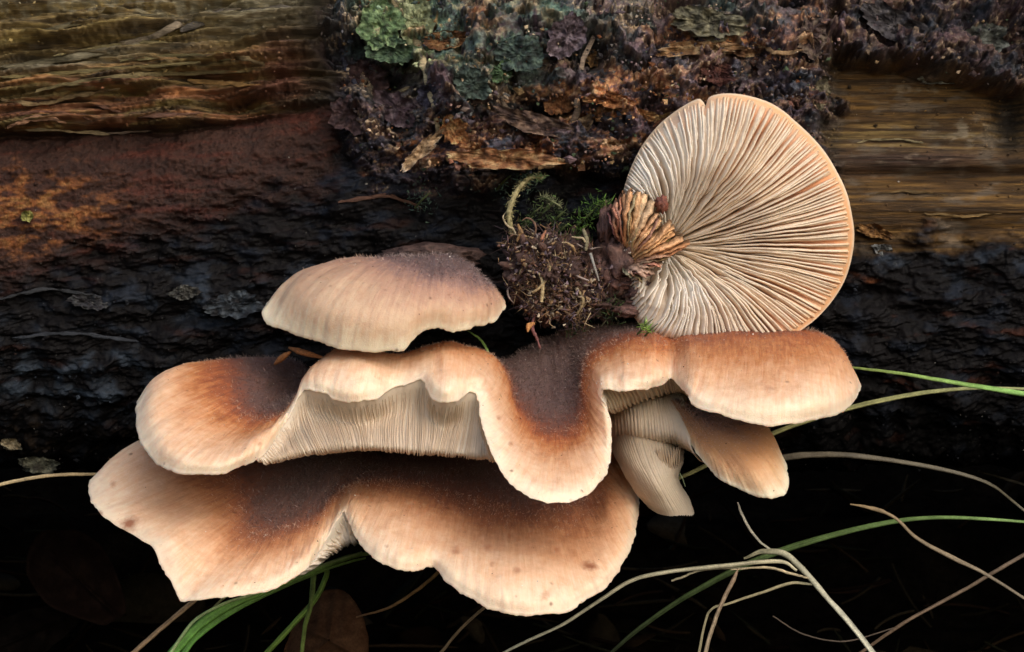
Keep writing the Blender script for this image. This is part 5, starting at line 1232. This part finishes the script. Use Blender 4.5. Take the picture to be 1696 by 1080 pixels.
blade('grass', 'dim grey brown dead blade arching right, just below the olive straw', 'grass', [(1240, 775, 3.6), (1300, 758, 3.4), (1350, 753, 3.3), (1400, 754, 3.2), (1480, 763, 3.2), (1580, 782, 3.2), (1640, 802, 3.4), (1680, 832, 4.2), (1730, 875, 4)], [.16, .18, .16, .14, .12, .09, .08, .06], (.13, .11, .08), 3, (.10, .09, .06), twist=.5)
blade('grass', 'faint thin grey stalk above the twisted dead leaf at the right edge', 'grass', [(1620, 780, 9), (1660, 792, 8.5), (1730, 812, 8)], [.06, .07, .07], (.10, .09, .07), 4)
blade('grass', 'green blade arching through the lower right from the dark to the right edge', 'grass', [(980, 1110, 7.5), (1060, 1040, 7), (1150, 980, 6.5), (1260, 925, 6), (1380, 886, 5.5), (1500, 861, 5), (1600, 858, 4.5), (1740, 868, 4)], [.08, .12, .15, .18, .16, .12, .09, .07], (.022, .024, .016), 5, (.22, .36, .12))  # start coloured near black, painted shade of the hollow
blade('grass', 'twisted brown dead leaf tip hanging free in the lower right', 'dry grass', [(1408, 835, 1.5), (1445, 842, 1.4), (1480, 856, 1.3), (1520, 892, 1.4), (1580, 925, 1.5), (1640, 955, 1.6), (1740, 1020, 1.8)], [.03, .11, .08, .10, .12, .08, .07], (.27, .19, .10), 6, (.17, .14, .10), twist=.8)
blade('grass', 'thin dark brown stalk crossing the twisted dead leaf at the lower right', 'dry grass', [(1420, 1085, 3.8), (1500, 1030, 3.4), (1600, 975, 3.0), (1680, 928, 2.6), (1750, 890, 2.4)], [.08, .09, .09, .10, .10], (.17, .115, .075), 7, (.20, .15, .11))
blade('grass', 'hair thin dark stalk curving along the bottom right', 'dry grass', [(1280, 1020, 6), (1330, 1050, 6), (1400, 1062, 6), (1480, 1040, 6)], [.03, .04, .04, .03], (.08, .06, .045), 8)
dg = thing('dry_grass_tuft', 'pale dry branching grass stalk arching in the lower right corner', 'dry grass', tuple(P(1450, 1085, .3)), 'grass blades and straws around the mushrooms')
def db(pts, w_, c, s_, c2=None, tw=.3): blade('stalk', None, None, pts, w_, c, s_, c2, parent=dg, twist=tw)
PALE = (.44, .43, .33)
db([(1232, 925, .5), (1262, 914, .4), (1298, 917, .3), (1330, 944, .2), (1370, 990, .1), (1410, 1035, 0), (1460, 1100, 0)], [.05, .13, .16, .15, .14, .14, .14], (.34, .32, .20), 11, PALE)
db([(800, 1100, 1.2), (860, 1068, 1.0), (930, 1035, .8), (1000, 990, .6), (1045, 962, .5), (1100, 948, .4), (1200, 937, .3), (1290, 930, .25), (1320, 945, .2)], [.05, .07, .08, .09, .10, .10, .11, .10, .06], PALE, 12, (.44, .40, .26))
db([(1222, 832, .6), (1228, 850, .5), (1243, 878, .4), (1262, 900, .4), (1285, 916, .35)], [.04, .07, .07, .06, .05], (.38, .34, .27), 13, (.42, .40, .30))
db([(1112, 962, .5), (1130, 956, .45), (1165, 944, .4), (1240, 940, .35)], [.05, .06, .05, .03], (.34, .30, .20), 14)
db([(1210, 944, .3), (1270, 940, .25), (1310, 950, .2), (1340, 958, .15)], [.02, .07, .07, .04], (.44, .36, .22), 15)
db([(1345, 968, .3), (1310, 966, .3), (1260, 982, .4), (1205, 1000, .5), (1180, 1008, .5), (1168, 1030, .5), (1155, 1095, .5)], [.05, .08, .07, .06, .06, .06, .07], (.34, .30, .18), 16)
db([(1222, 942, .2), (1215, 960, .15), (1195, 1000, .1), (1180, 1040, .1), (1163, 1100, .1)], [.03, .11, .10, .10, .11], (.24, .16, .10), 17, (.30, .24, .16))
gt = thing('grass_tuft', 'fresh green grass bundle pressed flat under the lowest mushroom at the bottom left', 'grass', tuple(P(260, 1100, 2)), 'grass blades and straws around the mushrooms')
def gb(pts, w_, c, s_, c2=None): blade('blade', None, None, pts, w_, c, s_, c2, parent=gt, twist=.3)
gb([(612, 916, 1.2), (570, 925, 1.2), (520, 945, 1.2), (450, 975, 1.1), (390, 998, 1.0), (330, 1035, .9), (270, 1100, .8)], [.10, .13, .13, .12, .20, .24, .24], (.24, .34, .09), 21, (.17, .42, .08))
gb([(606, 924, 1.25), (560, 936, 1.25), (510, 955, 1.2), (440, 985, 1.1), (380, 1015, 1.0), (320, 1060, .9), (290, 1110, .8)], [.05, .07, .08, .10, .16, .16, .16], (.20, .30, .07), 22, (.12, .32, .06))
gb([(600, 914, 1.15), (540, 934, 1.15), (480, 960, 1.1), (420, 984, 1.0), (370, 1000, .9), (320, 1030, .8), (280, 1085, .7)], [.04, .06, .06, .06, .07, .08, .08], (.34, .42, .16), 23, (.40, .52, .22))
blade('grass', 'curved green grass blade hanging below the gap in the lowest mushroom rim', 'grass', [(520, 925, 2.0), (538, 940, 2.2), (540, 955, 2.4), (520, 995, 2.6), (480, 1040, 2.8), (425, 1100, 3)], [.06, .12, .13, .14, .14, .14], (.20, .30, .07), 24, (.17, .28, .05))
blade('grass', 'upright green blade crossing the curved one under the lowest mushroom', 'grass', [(525, 925, 2.6), (520, 950, 2.6), (515, 1000, 2.6), (505, 1040, 2.7), (498, 1100, 2.8)], [.10, .14, .12, .11, .10], (.14, .20, .05), 25, (.16, .22, .05))
blade('grass', 'brownish tan straw running down to the bottom edge from the left lobe tip', 'dry grass', [(345, 975, 1.5), (325, 992, 1.4), (270, 1038, 1.2), (200, 1100, 1.0)], [.12, .12, .12, .12], (.34, .22, .12), 26)
blade('grass', 'thin yellow straw between the tan straw and the green grass bundle', 'dry grass', [(385, 980, 1.5), (360, 1000, 1.5), (325, 1040, 1.5), (280, 1100, 1.5)], [.05, .055, .05, .04], (.38, .32, .12), 27)
blade('grass', 'rusty brown stem leading down left from the notch of the lowest mushroom', 'dry grass', [(735, 935, 1.8), (718, 955, 1.9), (680, 985, 2.1), (640, 1008, 2.3), (590, 1022, 2.5)], [.08, .09, .08, .07, .04], (.30, .17, .06), 28, (.20, .11, .05))
blade('grass', 'short faint brown straw at the bottom centre', 'dry grass', [(830, 985, 3.5), (800, 1008, 3.5), (760, 1045, 3.5), (715, 1100, 3.5)], [.06, .08, .08, .08], (.13, .09, .05), 29)
blade('grass', 'straw coloured stem entering at the left edge beside the lowest mushroom', 'dry grass', [(-40, 812, .5), (30, 796, .6), (90, 787, .8), (165, 786, 1.2), (220, 790, 1.8)], [.09, .09, .09, .08, .07], (.34, .27, .15), 30, (.28, .20, .10))
blade('grass', 'thin twig end peeking beside the pale cream mushroom tip', 'dry grass', [(1122, 778, 2.5), (1130, 792, 2.5), (1135, 806, 2.6)], [.03, .035, .02], (.30, .36, .20), 31)
blade('grass', 'short green sprout in the dark gap above the arched fold', 'grass', [(775, 548, 1.2), (795, 562, 1.0), (808, 582, .8), (812, 600, .9)], [.03, .07, .06, .04], (.12, .20, .05), 32)

# dim fallen leaves in the dark hollow below
def fallen_leaf(label, cx, cy, y, rx, ry, rot, col, col2, seed, tilt):
    nr, nt = 12, 72
    r = np.linspace(.02, 1, nr)[:, None]; t = np.linspace(0, 2 * math.pi, nt, endpoint=False)[None, :]
    rad = 1 + .10 * fbm(np.cos(t) * 1.5 + seed, np.sin(t) * 1.5, 3, seed)
    a = r * rad * np.cos(t) * rx; b = r * rad * np.sin(t) * ry * (1 - .25 * np.cos(t))
    px = cx + a * math.cos(rot) - b * math.sin(rot); py = cy + a * math.sin(rot) + b * math.cos(rot)
    yy = y + .5 * (a / rx) ** 2 + .35 * (b / ry) ** 2 + tilt * (py - cy) / 100 - .10 * np.exp(-(b / ry / .06) ** 2) + .06 * np.abs(np.sin(a / rx * 9 + np.abs(b / ry) * 4))
    fr = P(px, py, yy).reshape(-1, 3); bk = P(px, py, yy + .05).reshape(-1, 3); N = nr * nt
    j = np.arange(nt); j2 = (j + 1) % nt; o1 = (nr - 1) * nt
    rim = np.stack([o1 + j, o1 + j2, N + o1 + j2, N + o1 + j], -1)[:, ::-1]
    m = fbm(px / 30, py / 30, 4, seed + 2); c = mixc(np.zeros(px.shape + (3,)) + np.asarray(col), col2, ss(-.2, .4, m)).reshape(-1, 3)
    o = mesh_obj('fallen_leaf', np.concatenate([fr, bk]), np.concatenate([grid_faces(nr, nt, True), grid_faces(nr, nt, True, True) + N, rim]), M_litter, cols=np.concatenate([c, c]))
    tag(o, label, 'leaf', 'dead leaves in the dark below the log')
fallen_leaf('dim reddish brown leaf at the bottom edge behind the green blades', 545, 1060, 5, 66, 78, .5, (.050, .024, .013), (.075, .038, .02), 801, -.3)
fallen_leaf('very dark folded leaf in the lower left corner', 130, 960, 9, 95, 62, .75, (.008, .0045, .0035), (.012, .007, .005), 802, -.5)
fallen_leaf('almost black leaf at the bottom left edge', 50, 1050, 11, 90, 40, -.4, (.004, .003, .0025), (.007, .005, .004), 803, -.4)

# dim litter of leaves and twigs on the ground of the hollow: nobody could count it
def litter():
    N = 900; r_ = np.random.default_rng(5)
    x = r_.uniform(-22, 22, N); y = r_.uniform(6, 21, N)
    gz = np.interp(y, [0, 8, 13, 17, 20, 24], [-8.6, -8.4, -7.9, -6.6, -4.4, -2.5]) + r_.uniform(.05, .5, N)
    c = np.stack([x, y, gz], -1); d = unit(r_.normal(0, 1, (N, 3)) * np.array([1, .7, .45])); L = r_.uniform(.4, 2.6, (N, 1)); up = unit(np.cross(d, r_.normal(0, 1, (N, 3))))
    leaf = (r_.random(N) < .15)[:, None]; W = np.where(leaf, L * .38, .05); ns = 7; secs = []; w3 = np.cross(d, up)
    for i in range(ns):
        t = i / (ns - 1); k = math.sin(math.pi * min(max(t, .03), .97)) ** .7
        m = c + d * L * (t - .5) + w3 * L * .25 * (t - .5) ** 2
        secs.append(np.stack([m - up * W * k, m + w3 * W * .25 * k + w3 * .03, m + up * W * k, m - w3 * .03], 1))
    v = np.stack(secs, 1); f = []
    for i in range(ns - 1):
        for a in range(4): b = (a + 1) % 4; f.append((i * 4 + a, i * 4 + b, (i + 1) * 4 + b, (i + 1) * 4 + a))
    f = np.array(f)[None] + (np.arange(N) * ns * 4)[:, None, None]
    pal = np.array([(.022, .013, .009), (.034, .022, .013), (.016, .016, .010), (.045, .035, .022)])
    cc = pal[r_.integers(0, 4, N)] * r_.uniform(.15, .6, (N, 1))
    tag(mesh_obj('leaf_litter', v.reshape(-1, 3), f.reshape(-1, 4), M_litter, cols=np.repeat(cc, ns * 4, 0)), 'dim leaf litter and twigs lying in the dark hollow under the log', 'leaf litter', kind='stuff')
litter()
